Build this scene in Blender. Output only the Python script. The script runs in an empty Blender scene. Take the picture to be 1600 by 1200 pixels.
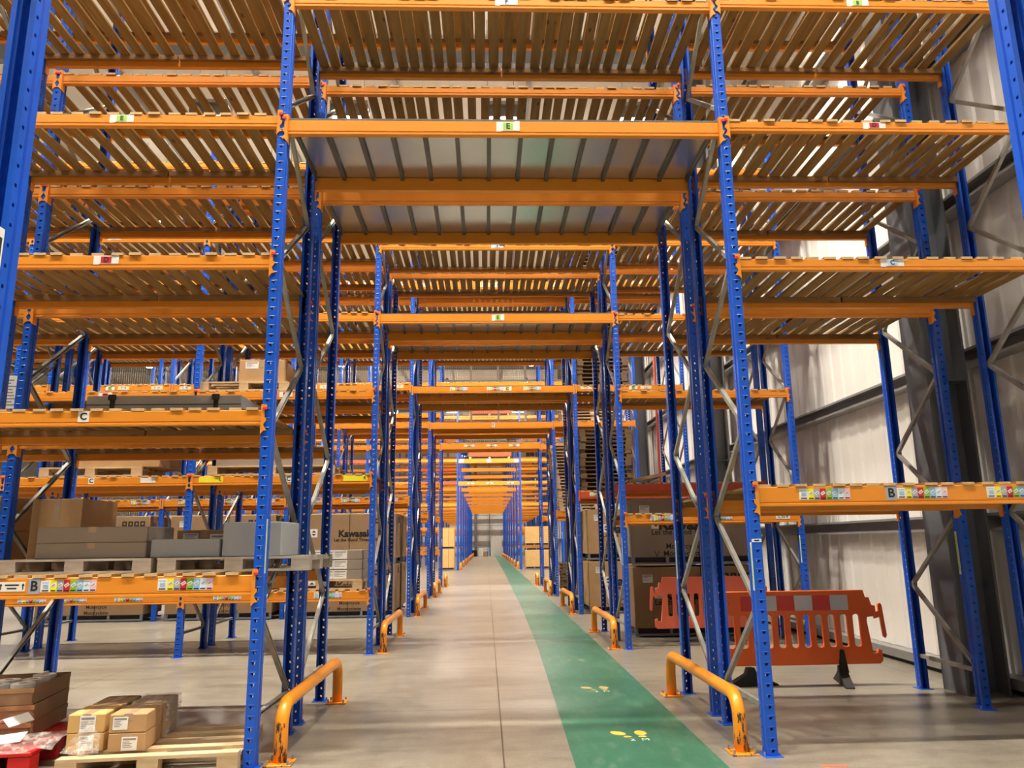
import bpy, math, random
from mathutils import Vector, Matrix
random.seed(7)
S = bpy.context.scene
COL = S.collection
PI = math.pi

# ---------------------------------------------------------------- camera
cam_d = bpy.data.cameras.new('camera')
cam = bpy.data.objects.new('camera', cam_d)
COL.objects.link(cam)
F_PX, PITCH, YAW, ROLL = 1182.4, math.radians(11.85), math.radians(2.07), math.radians(-0.78)
cam_d.sensor_fit = 'HORIZONTAL'
cam_d.sensor_width = 36.0
cam_d.lens = F_PX / 1600 * 36.0
cam_d.clip_start, cam_d.clip_end = 0.05, 400
fw = Vector((math.sin(YAW) * math.cos(PITCH), math.cos(YAW) * math.cos(PITCH), math.sin(PITCH)))
rt = Vector((math.cos(YAW), -math.sin(YAW), 0))
up = rt.cross(fw)
r2 = rt * math.cos(ROLL) + up * math.sin(ROLL)
u2 = -rt * math.sin(ROLL) + up * math.cos(ROLL)
m = Matrix((r2, u2, -fw)).transposed().to_4x4()
m.translation = Vector((-0.189, 0.0, 1.55))
cam.matrix_world = m
S.camera = cam

# ---------------------------------------------------------------- world, exposure
w = bpy.data.worlds.new('world')
S.world = w
w.use_nodes = True
w.node_tree.nodes['Background'].inputs[0].default_value = (1.0, 0.9, 0.76, 1)
w.node_tree.nodes['Background'].inputs[1].default_value = 0.04
S.view_settings.view_transform = 'Standard'
S.view_settings.look = 'None'
S.view_settings.gamma = 1
S.view_settings.exposure = 0.1
S.cycles.max_bounces = 8
S.cycles.diffuse_bounces = 4
S.cycles.glossy_bounces = 3
S.cycles.transparent_max_bounces = 8
S.cycles.caustics_reflective = False
S.cycles.caustics_refractive = False
LAMP_W = 430.0
LAMP_COL = (1.0, 0.90, 0.75)

# ---------------------------------------------------------------- materials
def nt(name):
    mt = bpy.data.materials.new(name)
    mt.use_nodes = True
    t = mt.node_tree
    return mt, t, t.nodes['Principled BSDF']

def ramp(t, fac, stops):
    r = t.nodes.new('ShaderNodeValToRGB')
    e = r.color_ramp.elements
    while len(e) < len(stops):
        e.new(0.5)
    for k, (p, c) in enumerate(stops):
        e[k].position = p
        e[k].color = (*c, 1)
    t.links.new(fac, r.inputs[0])
    return r.outputs[0]

def noise(t, scale, detail=3, vec=None, rough=0.6):
    n = t.nodes.new('ShaderNodeTexNoise')
    n.inputs['Scale'].default_value = scale
    n.inputs['Detail'].default_value = detail
    n.inputs['Roughness'].default_value = rough
    if vec is not None:
        t.links.new(vec, n.inputs['Vector'])
    return n.outputs['Fac']

def mapped(t, scale, out='Object'):
    tc = t.nodes.new('ShaderNodeTexCoord')
    mp = t.nodes.new('ShaderNodeMapping')
    mp.inputs['Scale'].default_value = scale
    t.links.new(tc.outputs[out], mp.inputs['Vector'])
    return mp.outputs[0]

def add_bump(t, b, fac, strength=0.2, dist=0.01):
    bp = t.nodes.new('ShaderNodeBump')
    bp.inputs['Strength'].default_value = strength
    bp.inputs['Distance'].default_value = dist
    t.links.new(fac, bp.inputs['Height'])
    t.links.new(bp.outputs[0], b.inputs['Normal'])

def plain(name, c, rough=0.5, metal=0.0, var=0.12, scale=3.0, spec=0.5):
    mt, t, b = nt(name)
    v = mapped(t, (1, 1, 1))
    f = noise(t, scale, 4, v)
    a = tuple(max(0, x * (1 - var)) for x in c)
    d = tuple(min(1, x * (1 + var)) for x in c)
    t.links.new(ramp(t, f, [(0.3, a), (0.7, d)]), b.inputs['Base Color'])
    b.inputs['Roughness'].default_value = rough
    b.inputs['Metallic'].default_value = metal
    b.inputs['Specular IOR Level'].default_value = spec
    return mt

def wood(name, dark, mid, light, grain=(9, 0.8, 9), rough=0.75):
    mt, t, b = nt(name)
    f1 = noise(t, 1.0, 5, mapped(t, grain, 'Object'), 0.65)
    t.links.new(ramp(t, f1, [(0.25, dark), (0.5, mid), (0.75, light)]), b.inputs['Base Color'])
    vo = t.nodes.new('ShaderNodeTexVoronoi'); vo.inputs['Scale'].default_value = 1.0
    t.links.new(mapped(t, tuple(7.0 if g > 5 else 2.6 for g in grain)), vo.inputs['Vector'])
    kx = t.nodes.new('ShaderNodeMix'); kx.data_type = 'RGBA'
    t.links.new(ramp(t, vo.outputs['Distance'], [(0.05, (0.75, 0.75, 0.75)), (0.13, (0, 0, 0))]), kx.inputs[0])
    src = b.inputs['Base Color'].links[0].from_socket
    t.links.new(src, kx.inputs[6]); kx.inputs[7].default_value = (dark[0] * 0.4, dark[1] * 0.35, dark[2] * 0.35, 1)
    t.links.new(kx.outputs[2], b.inputs['Base Color'])
    b.inputs['Roughness'].default_value = rough
    b.inputs['Specular IOR Level'].default_value = 0.25
    f2 = noise(t, 6.0, 3, mapped(t, (grain[0] * 3, grain[1], grain[2] * 3)))
    add_bump(t, b, f2, 0.15, 0.004)
    return mt

M = {}
M['blue'] = plain('blue_paint', (0.005, 0.095, 0.62), 0.34, 0, 0.15, 2.0)
M['orange'] = plain('orange_paint', (0.80, 0.285, 0.022), 0.42, 0, 0.06, 1.2)
M['red_beam'] = plain('red_oxide_paint', (0.60, 0.09, 0.03), 0.45, 0, 0.08)
M['slat'] = wood('slat_timber', (0.16, 0.085, 0.024), (0.28, 0.160, 0.050), (0.40, 0.245, 0.088))
M['lit_end_grain'] = plain('lit_cut_end_grain', (0.62, 0.43, 0.23), 0.8, 0, 0.2, 8, 0.2)  # pale cut wood, lightened further to paint lamp light on slat ends
M['batten'] = wood('batten_timber', (0.15, 0.075, 0.028), (0.24, 0.125, 0.05), (0.34, 0.19, 0.08), (0.8, 9, 9))
M['pallet'] = wood('pallet_timber', (0.40, 0.28, 0.15), (0.58, 0.42, 0.25), (0.70, 0.54, 0.34), (2, 6, 6))
M['old_pallet'] = wood('weathered_pallet_timber', (0.08, 0.05, 0.027), (0.17, 0.105, 0.055), (0.25, 0.165, 0.09), (2, 6, 6))
M['grey_pallet'] = wood('grey_pallet_timber', (0.25, 0.21, 0.17), (0.38, 0.33, 0.28), (0.5, 0.45, 0.4), (2, 6, 6))
M['galv'] = plain('galvanised_steel', (0.34, 0.34, 0.315), 0.5, 0.35, 0.18, 6.0)
M['panel'] = plain('zinc_panel', (0.58, 0.60, 0.61), 0.24, 0.88, 0.06, 2.0)
M['panel_rib'] = plain('zinc_panel_rib', (0.14, 0.13, 0.12), 0.4, 0.6, 0.1)
M['card'] = plain('brown_cardboard', (0.46, 0.29, 0.145), 0.85, 0, 0.07, 4, 0.2)
M['card_dark'] = plain('kraft_cardboard', (0.34, 0.225, 0.13), 0.85, 0, 0.07, 3, 0.2)
M['card_grey'] = plain('grey_brown_cardboard', (0.30, 0.25, 0.21), 0.8, 0, 0.06, 3, 0.2)
M['card_yellow'] = plain('golden_cardboard', (0.60, 0.38, 0.15), 0.8, 0, 0.06, 4, 0.2)
M['grey_box'] = plain('grey_board', (0.33, 0.35, 0.37), 0.7, 0, 0.04)
M['tape'] = plain('parcel_tape', (0.42, 0.30, 0.19), 0.3)
M['paper'] = plain('white_paper', (0.82, 0.82, 0.80), 0.7, 0, 0.03)
M['ink'] = plain('black_ink', (0.012, 0.011, 0.01), 0.6, 0, 0.05)
M['grey_ink'] = plain('grey_ink', (0.25, 0.25, 0.27), 0.6, 0, 0.05)
M['rubber'] = plain('black_rubber', (0.018, 0.017, 0.016), 0.75, 0, 0.2)
M['barrier'] = plain('orange_red_plastic', (0.98, 0.16, 0.018), 0.42, 0, 0.04)
M['barrier_faded'] = plain('faded_red_plastic', (0.82, 0.17, 0.09), 0.45, 0, 0.04)
M['refl_red'] = plain('red_reflective', (0.72, 0.02, 0.012), 0.3, 0, 0.03)
M['refl_white'] = plain('white_reflective', (0.66, 0.69, 0.76), 0.3, 0, 0.03)
M['wall'] = plain('white_cladding', (0.83, 0.82, 0.79), 0.5, 0, 0.04, 0.6)
M['steel_grey'] = plain('grey_structural_steel', (0.15, 0.16, 0.18), 0.45, 0.0, 0.08, 1.0)
M['rail'] = plain('galvanised_rail', (0.33, 0.33, 0.325), 0.45, 0.4, 0.1)
M['roof'] = plain('roof_lining', (0.78, 0.73, 0.64), 0.7, 0, 0.04, 0.5)
M['dark'] = plain('gap_shade_and_sign_black', (0.02, 0.02, 0.02), 0.8)
M['wire'] = plain('pale_wire', (0.55, 0.54, 0.50), 0.4, 0.2, 0.05)
M['red_plastic'] = plain('red_plastic', (0.62, 0.015, 0.012), 0.4, 0, 0.08)
M['redpin'] = plain('red_pin', (0.62, 0.02, 0.06), 0.5)
M['crate_base'] = plain('black_crate_base', (0.02, 0.02, 0.022), 0.6)
M['crate_rail'] = plain('grey_crate_rail', (0.23, 0.26, 0.32), 0.5, 0.3)
M['yellow'] = plain('yellow_marking', (0.80, 0.46, 0.07), 0.6, 0, 0.25, 14)
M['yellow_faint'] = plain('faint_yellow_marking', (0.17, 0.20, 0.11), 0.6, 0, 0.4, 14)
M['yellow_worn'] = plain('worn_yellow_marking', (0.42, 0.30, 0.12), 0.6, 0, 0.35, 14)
M['white_mark'] = plain('white_marking', (0.62, 0.66, 0.55), 0.6, 0, 0.2, 20)
for k, c in dict(l_yellow=(0.9, 0.85, 0.03), l_grey=(0.36, 0.40, 0.48), l_red=(0.55, 0.012, 0.03), l_green=(0.25, 0.52, 0.05),
                 l_blue=(0.26, 0.50, 0.85), l_pale=(0.65, 0.83, 0.95), l_pink=(0.85, 0.55, 0.72), l_lime=(0.36, 0.70, 0.12),
                 l_cream=(0.85, 0.74, 0.42), l_sky=(0.45, 0.68, 0.95), neon=(0.55, 0.80, 0.06)).items():
    M[k] = plain('label_' + k, c, 0.5, 0, 0.03)

def mat_bollard():
    mt, t, b = nt('scuffed_orange_paint')
    tc = t.nodes.new('ShaderNodeTexCoord')
    mp = t.nodes.new('ShaderNodeMapping'); mp.inputs['Scale'].default_value = (30, 30, 8)
    t.links.new(tc.outputs['Object'], mp.inputs['Vector'])
    f = noise(t, 1.0, 6, mp.outputs[0], 0.7)
    sp = t.nodes.new('ShaderNodeSeparateXYZ'); t.links.new(tc.outputs['Object'], sp.inputs[0])
    m1 = t.nodes.new('ShaderNodeMapRange'); m1.inputs[1].default_value = 0.28; m1.inputs[2].default_value = 0.36
    m1.inputs[3].default_value = 0.0; m1.inputs[4].default_value = 0.3
    t.links.new(sp.outputs['Z'], m1.inputs[0])
    m2 = t.nodes.new('ShaderNodeMapRange'); m2.inputs[1].default_value = 0.0; m2.inputs[2].default_value = 0.3
    m2.inputs[3].default_value = 0.0; m2.inputs[4].default_value = 0.16
    t.links.new(sp.outputs['Y'], m2.inputs[0])
    a1 = t.nodes.new('ShaderNodeMath'); a1.operation = 'SUBTRACT'
    t.links.new(f, a1.inputs[0]); t.links.new(m1.outputs[0], a1.inputs[1])
    a2 = t.nodes.new('ShaderNodeMath'); a2.operation = 'SUBTRACT'
    t.links.new(a1.outputs[0], a2.inputs[0]); t.links.new(m2.outputs[0], a2.inputs[1])
    t.links.new(ramp(t, a2.outputs[0], [(0.0, (0.86, 0.31, 0.017)), (0.535, (0.86, 0.31, 0.017)), (0.55, (0.05, 0.035, 0.03))]), b.inputs['Base Color'])
    b.inputs['Roughness'].default_value = 0.3
    return mt
M['bollard'] = mat_bollard()

def mat_floor():
    mt, t, b = nt('polished_concrete')
    v = mapped(t, (1, 1, 1))
    f1 = noise(t, 0.9, 6, v, 0.65)
    f2 = noise(t, 9.0, 5, mapped(t, (1, 0.35, 1)), 0.7)
    c1 = ramp(t, f1, [(0.3, (0.22, 0.197, 0.16)), (0.55, (0.28, 0.255, 0.208)), (0.75, (0.33, 0.30, 0.25))])
    mx = t.nodes.new('ShaderNodeMix'); mx.data_type = 'RGBA'; mx.blend_type = 'MULTIPLY'; mx.inputs[0].default_value = 0.6
    t.links.new(c1, mx.inputs[6])
    t.links.new(ramp(t, f2, [(0.28, (0.62, 0.60, 0.57)), (0.66, (1, 1, 1))]), mx.inputs[7])
    f3 = noise(t, 55.0, 4, mapped(t, (1, 0.7, 1)), 0.7)
    f4 = noise(t, 2.2, 7, mapped(t, (0.5, 2.2, 1)), 0.8)
    mg = t.nodes.new('ShaderNodeMix'); mg.data_type = 'RGBA'; mg.blend_type = 'MULTIPLY'; mg.inputs[0].default_value = 0.7
    t.links.new(mx.outputs[2], mg.inputs[6])
    t.links.new(ramp(t, f3, [(0.30, (0.74, 0.72, 0.70)), (0.62, (1.06, 1.06, 1.06))]), mg.inputs[7])
    mh = t.nodes.new('ShaderNodeMix'); mh.data_type = 'RGBA'; mh.blend_type = 'MULTIPLY'; mh.inputs[0].default_value = 0.8
    t.links.new(mg.outputs[2], mh.inputs[6])
    t.links.new(ramp(t, f4, [(0.36, (0.72, 0.69, 0.66)), (0.50, (1, 1, 1)), (0.70, (1.12, 1.12, 1.12))]), mh.inputs[7])
    mx = mh
    # saw-cut joints
    tc = t.nodes.new('ShaderNodeTexCoord')
    sp = t.nodes.new('ShaderNodeSeparateXYZ'); t.links.new(tc.outputs['Object'], sp.inputs[0])
    def line(axis, off, period, width):
        a = t.nodes.new('ShaderNodeMath'); a.operation = 'ADD'; a.inputs[1].default_value = off + period * 100 + width / 2
        t.links.new(sp.outputs[axis], a.inputs[0])
        md = t.nodes.new('ShaderNodeMath'); md.operation = 'MODULO'; md.inputs[1].default_value = period
        t.links.new(a.outputs[0], md.inputs[0])
        lt = t.nodes.new('ShaderNodeMath'); lt.operation = 'LESS_THAN'; lt.inputs[1].default_value = width
        t.links.new(md.outputs[0], lt.inputs[0])
        return lt.outputs[0]
    l1 = line('X', 0.07, 4.8, 0.012)
    l2 = line('Y', -7.7, 5.5, 0.010)
    mm = t.nodes.new('ShaderNodeMath'); mm.operation = 'MAXIMUM'
    t.links.new(l1, mm.inputs[0]); t.links.new(l2, mm.inputs[1])
    mj = t.nodes.new('ShaderNodeMix'); mj.data_type = 'RGBA'
    t.links.new(mm.outputs[0], mj.inputs[0]); t.links.new(mx.outputs[2], mj.inputs[6])
    mj.inputs[7].default_value = (0.07, 0.055, 0.045, 1)
    t.links.new(mj.outputs[2], b.inputs['Base Color'])
    rr = t.nodes.new('ShaderNodeMapRange'); rr.inputs[3].default_value = 0.22; rr.inputs[4].default_value = 0.42
    t.links.new(f2, rr.inputs[0]); t.links.new(rr.outputs[0], b.inputs['Roughness'])
    b.inputs['Specular IOR Level'].default_value = 0.42
    return mt
M['floor'] = mat_floor()

def mat_green():
    mt, t, b = nt('green_floor_paint')
    f1 = noise(t, 1.4, 6, mapped(t, (1, 0.6, 1)), 0.7)
    f2 = noise(t, 5.0, 6, mapped(t, (1.6, 0.5, 1)), 0.75)
    c1 = ramp(t, f1, [(0.3, (0.026, 0.110, 0.068)), (0.7, (0.05, 0.175, 0.108))])
    mx = t.nodes.new('ShaderNodeMix'); mx.data_type = 'RGBA'
    t.links.new(ramp(t, f2, [(0.50, (0, 0, 0)), (0.72, (0.5, 0.5, 0.5))]), mx.inputs[0])
    t.links.new(c1, mx.inputs[6]); mx.inputs[7].default_value = (0.16, 0.26, 0.19, 1)
    t.links.new(mx.outputs[2], b.inputs['Base Color'])
    b.inputs['Roughness'].default_value = 0.36
    b.inputs['Specular IOR Level'].default_value = 0.4
    return mt
M['green'] = mat_green()

def mat_wrap():
    mt, t, b = nt('clear_stretch_film')
    f = noise(t, 14, 6, mapped(t, (1, 1, 2)), 0.8)
    tr = t.nodes.new('ShaderNodeBsdfTransparent')
    gl = t.nodes.new('ShaderNodeBsdfPrincipled'); gl.inputs['Base Color'].default_value = (0.85, 0.83, 0.8, 1); gl.inputs['Roughness'].default_value = 0.15
    mx = t.nodes.new('ShaderNodeMixShader')
    t.links.new(ramp(t, f, [(0.45, (0.12, 0.12, 0.12)), (0.68, (0.65, 0.65, 0.65))]), mx.inputs[0])
    t.links.new(tr.outputs[0], mx.inputs[1]); t.links.new(gl.outputs[0], mx.inputs[2])
    t.links.new(mx.outputs[0], t.nodes['Material Output'].inputs['Surface'])
    add_bump(t, gl, f, 0.6, 0.02)
    return mt
M['wrap'] = mat_wrap()

def mat_lamp():
    mt, t, b = nt('lamp_lens')
    b.inputs['Base Color'].default_value = (0.9, 0.9, 0.88, 1)
    b.inputs['Emission Color'].default_value = (1, 0.95, 0.86, 1)
    b.inputs['Emission Strength'].default_value = 24
    return mt
M['lamp'] = mat_lamp()

# ---------------------------------------------------------------- mesh helpers
class MB:
    def __init__(s):
        s.v, s.f, s.mi, s.mats = [], [], [], []
    def mat(s, name):
        if name not in s.mats:
            s.mats.append(name)
        return s.mats.index(name)
    def quad(s, pts, mat):
        n = len(s.v); s.v += [tuple(p) for p in pts]
        s.f.append(tuple(range(n, n + len(pts)))); s.mi.append(s.mat(mat))
    def box(s, x0, x1, y0, y1, z0, z1, mat, T=None):
        P = [(x, y, z) for z in (z0, z1) for y in (y0, y1) for x in (x0, x1)]
        if T is not None:
            P = [tuple(T @ Vector(p)) for p in P]
        n = len(s.v); s.v += P
        for q in ((0, 2, 3, 1), (4, 5, 7, 6), (0, 1, 5, 4), (2, 6, 7, 3), (0, 4, 6, 2), (1, 3, 7, 5)):
            s.f.append(tuple(n + k for k in q)); s.mi.append(s.mat(mat))
    def cbox(s, x0, x1, y0, y1, z0, z1, mat, c=0.006):
        # box with chamfered vertical and horizontal edges
        X, Y, Z = (x0, x1), (y0, y1), (z0, z1)
        def ring(z, e):
            return [(x0 + e + c, y0 + e, z), (x1 - e - c, y0 + e, z), (x1 - e, y0 + e + c, z), (x1 - e, y1 - e - c, z),
                    (x1 - e - c, y1 - e, z), (x0 + e + c, y1 - e, z), (x0 + e, y1 - e - c, z), (x0 + e, y0 + e + c, z)]
        R = [ring(z0, c), ring(z0 + c, 0), ring(z1 - c, 0), ring(z1, c)]
        n = len(s.v); k = s.mat(mat)
        for r in R: s.v += r
        for a in range(3):
            for b in range(8):
                s.f.append((n + a * 8 + b, n + a * 8 + (b + 1) % 8, n + (a + 1) * 8 + (b + 1) % 8, n + (a + 1) * 8 + b)); s.mi.append(k)
        s.f.append(tuple(n + b for b in range(7, -1, -1))); s.mi.append(k)
        s.f.append(tuple(n + 24 + b for b in range(8))); s.mi.append(k)
    def prism(s, prof, a0, a1, axis, mat, caps=True, closed=True):
        # prof: list of 2-tuples in the two other axes (x:(y,z)  y:(x,z)  z:(x,y))
        def P(u, v, a):
            return (a, u, v) if axis == 'x' else (u, a, v) if axis == 'y' else (u, v, a)
        n = len(s.v); m_ = len(prof); k = s.mat(mat)
        s.v += [P(u, v, a0) for u, v in prof] + [P(u, v, a1) for u, v in prof]
        for i in range(m_ if closed else m_ - 1):
            j = (i + 1) % m_
            s.f.append((n + i, n + j, n + m_ + j, n + m_ + i)); s.mi.append(k)
        if caps and closed:
            s.f.append(tuple(n + i for i in range(m_ - 1, -1, -1))); s.mi.append(k)
            s.f.append(tuple(n + m_ + i for i in range(m_))); s.mi.append(k)
    def tube(s, path, r, mat, seg=12, caps=True):
        P = [Vector(p) for p in path]; n0 = len(s.v); k = s.mat(mat)
        ref = None
        for i, p in enumerate(P):
            t = (P[min(i + 1, len(P) - 1)] - P[max(i - 1, 0)]).normalized()
            if ref is None:
                ref = Vector((1, 0, 0)) if abs(t.x) < 0.9 else Vector((0, 1, 0))
            a = (ref - t * ref.dot(t)).normalized(); ref = a
            b = t.cross(a)
            rr = r[i] if isinstance(r, (list, tuple)) else r
            for q in range(seg):
                an = 2 * PI * q / seg
                s.v.append(tuple(p + (a * math.cos(an) + b * math.sin(an)) * rr))
        for i in range(len(P) - 1):
            for q in range(seg):
                q2 = (q + 1) % seg
                s.f.append((n0 + i * seg + q, n0 + i * seg + q2, n0 + (i + 1) * seg + q2, n0 + (i + 1) * seg + q)); s.mi.append(k)
        if caps:
            s.f.append(tuple(n0 + q for q in range(seg - 1, -1, -1))); s.mi.append(k)
            e = n0 + (len(P) - 1) * seg
            s.f.append(tuple(e + q for q in range(seg))); s.mi.append(k)
    def mesh(s, name, smooth=False, weld=False):
        me = bpy.data.meshes.new(name)
        me.from_pydata(s.v, [], s.f)
        for mn in s.mats:
            me.materials.append(M[mn])
        me.polygons.foreach_set('material_index', s.mi)
        if smooth:
            me.polygons.foreach_set('use_smooth', [True] * len(me.polygons))
        me.update()
        return me

def link(name, me, parent=None, loc=(0, 0, 0), rz=0.0):
    o = bpy.data.objects.new(name, me)
    COL.objects.link(o)
    o.location = loc
    if rz: o.rotation_euler = (0, 0, rz)
    if parent is not None: o.parent = parent
    return o
def tag(o, label, cat, group=None, kind=None):
    o['label'] = label; o['category'] = cat
    if group: o['group'] = group
    if kind: o['kind'] = kind
    return o
def struct(name, me, loc=(0, 0, 0)):
    o = link(name, me, None, loc); o['kind'] = 'structure'
    return o
def empty(name, loc=(0, 0, 0), rz=0.0):
    o = link(name, None, None, loc, rz)
    o.empty_display_size = 0.1
    return o
def copy_tree(o, parent=None):
    c = o.copy(); COL.objects.link(c)
    if parent is not None: c.parent = parent
    for ch in o.children: copy_tree(ch, c)
    return c

_txt = {}
def text_mesh(body, size, mat='ink', bold=0.0, align='CENTER'):
    key = (body, size, mat, bold, align)
    if key not in _txt:
        cu = bpy.data.curves.new('lettering', 'FONT')
        cu.body = body; cu.size = size; cu.align_x = align; cu.align_y = 'CENTER'
        cu.extrude = 0.0006; cu.offset = bold; cu.fill_mode = 'BOTH'; cu.resolution_u = 3
        ob = bpy.data.objects.new('lettering', cu); COL.objects.link(ob)
        dg = bpy.context.evaluated_depsgraph_get()
        me = bpy.data.meshes.new_from_object(ob.evaluated_get(dg))
        bpy.data.objects.remove(ob); bpy.data.curves.remove(cu)
        me.materials.clear(); me.materials.append(M[mat])
        _txt[key] = me
    return _txt[key]
def text(body, size, parent, loc, rot=(PI / 2, 0, 0), mat='ink', bold=0.0, name='lettering', align='CENTER'):
    o = link(name, text_mesh(body, size, mat, bold, align), parent, loc)
    o.rotation_euler = rot
    return o

# ---------------------------------------------------------------- room shell
fl = MB(); fl.box(-42, 5.6, -8, 100, -0.2, 0, 'floor'); struct('floor', fl.mesh('floor'))
def corrugated(y0, y1, z0, z1, x, pitch=0.33):
    mb = MB(); pr = []
    y = y0
    while y < y1:
        pr += [(x, y), (x, y + pitch * 0.62), (x - 0.022, y + pitch * 0.70), (x - 0.022, y + pitch * 0.92)]
        y += pitch
    pr += [(x, y1), (x + 0.06, y1), (x + 0.06, y0)]
    mb.prism(pr, z0, z1, 'z', 'wall')
    return mb.mesh('cladding')
struct('wall_right', corrugated(-8, 100, 0.16, 13.6, 5.24))
b_ = MB(); b_.box(5.06, 5.3, -8, 100, 0.05, 0.155, 'rail'); b_.box(5.1, 5.3, -8, 100, 0, 0.05, 'dark')  # near-black strip paints the shade in the gap under the plinth
struct('baseboard_right', b_.mesh('plinth'))
for k, z in enumerate((1.70, 3.46, 5.22, 6.98, 8.74, 10.5)):
    r_ = MB(); r_.prism([(5.03, z - 0.09), (5.215, z - 0.09), (5.215, z + 0.09), (5.03, z + 0.09), (5.03, z + 0.06), (5.2, z + 0.08), (5.2, z - 0.08), (5.03, z - 0.06)], -8, 100, 'y', 'rail')
    struct('trim_%d' % (k + 1), r_.mesh('cladding_rail'))
for k in range(12):
    y = 8.02 + 8.1 * k - 8.1
    c_ = MB()
    c_.box(4.57, 4.60, y - 0.20, y + 0.20, 0, 13.5, 'steel_grey')
    c_.box(5.00, 5.025, y - 0.20, y + 0.20, 0, 13.5, 'steel_grey')
    c_.box(4.60, 5.00, y - 0.012, y + 0.012, 0, 13.5, 'steel_grey')
    for z in (3.2, 6.2, 9.2):
        c_.box(4.60, 5.0, y - 0.19, y + 0.19, z, z + 0.015, 'steel_grey')
    struct('trim_%d' % (k + 10), c_.mesh('steel_column'))
ew = MB(); ew.box(-42, 5.3, 97.0, 97.2, 0, 14, 'wall')
struct('wall_back', ew.mesh('wall_back'))
for k in range(10):
    t_ = MB(); x = -12 + 1.75 * k
    if k < 9: t_.box(x - 0.05, x + 0.05, 96.6, 96.95, 0, 13, 'steel_grey')
    if k % 3 == 0: t_.box(x - 0.16, x + 0.16, 96.5, 96.96, 0, 13, 'steel_grey')
    struct('trim_%d' % (k + 30), t_.mesh('end_wall_post'))
for k in range(8):
    t_ = MB(); t_.box(-30, 5, 96.55, 96.75, 1.2 + 1.25 * k, 1.28 + 1.25 * k, 'rail')
    struct('trim_%d' % (k + 45), t_.mesh('end_wall_rail'))
lw = MB(); lw.box(-42.2, -42, -8, 100, 0, 14, 'wall'); struct('wall_left', lw.mesh('wall_left'))
rf = MB(); rf.box(-42, 5.4, -8, 100, 13.5, 13.6, 'roof'); struct('ceiling', rf.mesh('ceiling'))
for k in range(13):
    y = 8.02 + 8.1 * k - 8.1
    c_ = MB(); c_.box(-42, 5.0, y - 0.1, y + 0.1, 12.7, 13.3, 'steel_grey')
    struct('trim_%d' % (k + 60), c_.mesh('rafter'))
c_ = None
for k in range(14):
    c_ = MB(); x = -41 + 3.5 * k
    c_.box(x - 0.05, x + 0.05, -8, 97, 13.3, 13.5, 'rail'); struct('trim_%d' % (k + 80), c_.mesh('roof_purlin'))

# walkway
wk = MB()
pts = [(-3, 0.30, 1.40), (5.7, 0.43, 1.49), (12, 0.58, 1.53), (19, 0.66, 1.56), (40, 0.76, 1.60), (95, 0.84, 1.66)]
for (ya, la, ra), (yb, lb, rb) in zip(pts, pts[1:]):
    wk.quad([(la, ya, 0.003), (ra, ya, 0.003), (rb, yb, 0.003), (lb, yb, 0.003)], 'green')
struct('floor_marking', wk.mesh('walkway'))

# ---------------------------------------------------------------- rack kit
PITCH_H = 0.075
def post_mesh(H):
    mb = MB(); B = 'blue'
    k = mb.mat(B)
    n = int(H / PITCH_H)
    def strip(A, C, hole):
        # A, C: the strip's two vertical lines (x,y); hole: fractions (u,v) around the opening
        for i in range(n):
            z0 = i * PITCH_H; z1 = z0 + PITCH_H
            O = [(*A, z0), (*C, z0), (*C, z1), (*A, z1)]
            I = []
            for u, v in hole:
                I.append((A[0] + (C[0] - A[0]) * u, A[1] + (C[1] - A[1]) * u, z0 + PITCH_H * v))
            b = len(mb.v); mb.v += O + I
            for q in range(4):
                r = (q + 1) % 4
                mb.f.append((b + q, b + r, b + 4 + r, b + 4 + q)); mb.mi.append(k)
        if n * PITCH_H < H:
            mb.quad([(*A, n * PITCH_H), (*C, n * PITCH_H), (*C, H), (*A, H)], B)
    def wall(A, C):
        mb.quad([(*A, 0), (*C, 0), (*C, H), (*A, H)], B)
    strip((-0.037, 0), (0.037, 0), [(0.40, 0.38), (0.60, 0.38), (0.69, 0.62), (0.31, 0.62)])
    for i in range(n):
        z = i * PITCH_H + 0.70 * PITCH_H
        mb.quad([(-0.022, -0.0022, z), (0.022, -0.0022, z), (0.022, 0.0, z + 0.004), (-0.022, 0.0, z + 0.004)], B)
        mb.quad([(-0.022, 0.0, z - 0.003), (0.022, 0.0, z - 0.003), (0.022, -0.0022, z), (-0.022, -0.0022, z)], B)
    wall((-0.04, 0.003), (-0.037, 0)); wall((0.037, 0), (0.04, 0.003))
    for s in (-1, 1):
        wall((s * 0.04, 0.003), (s * 0.04, 0.036))
        wall((s * 0.04, 0.036), (s * 0.033, 0.041))
        wall((s * 0.033, 0.041), (s * 0.033, 0.052))
        wall((s * 0.033, 0.052), (s * 0.044, 0.058))
        strip((s * 0.044, 0.058), (s * 0.044, 0.094), [(0.33, 0.40), (0.67, 0.40), (0.67, 0.58), (0.33, 0.58)])
        wall((s * 0.044, 0.094), (s * 0.024, 0.094))
        wall((s * 0.024, 0.094), (s * 0.024, 0.084))
    return mb.mesh('post')
_pc = {}
def get_post(H):
    if H not in _pc: _pc[H] = post_mesh(H)
    return _pc[H]

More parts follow.
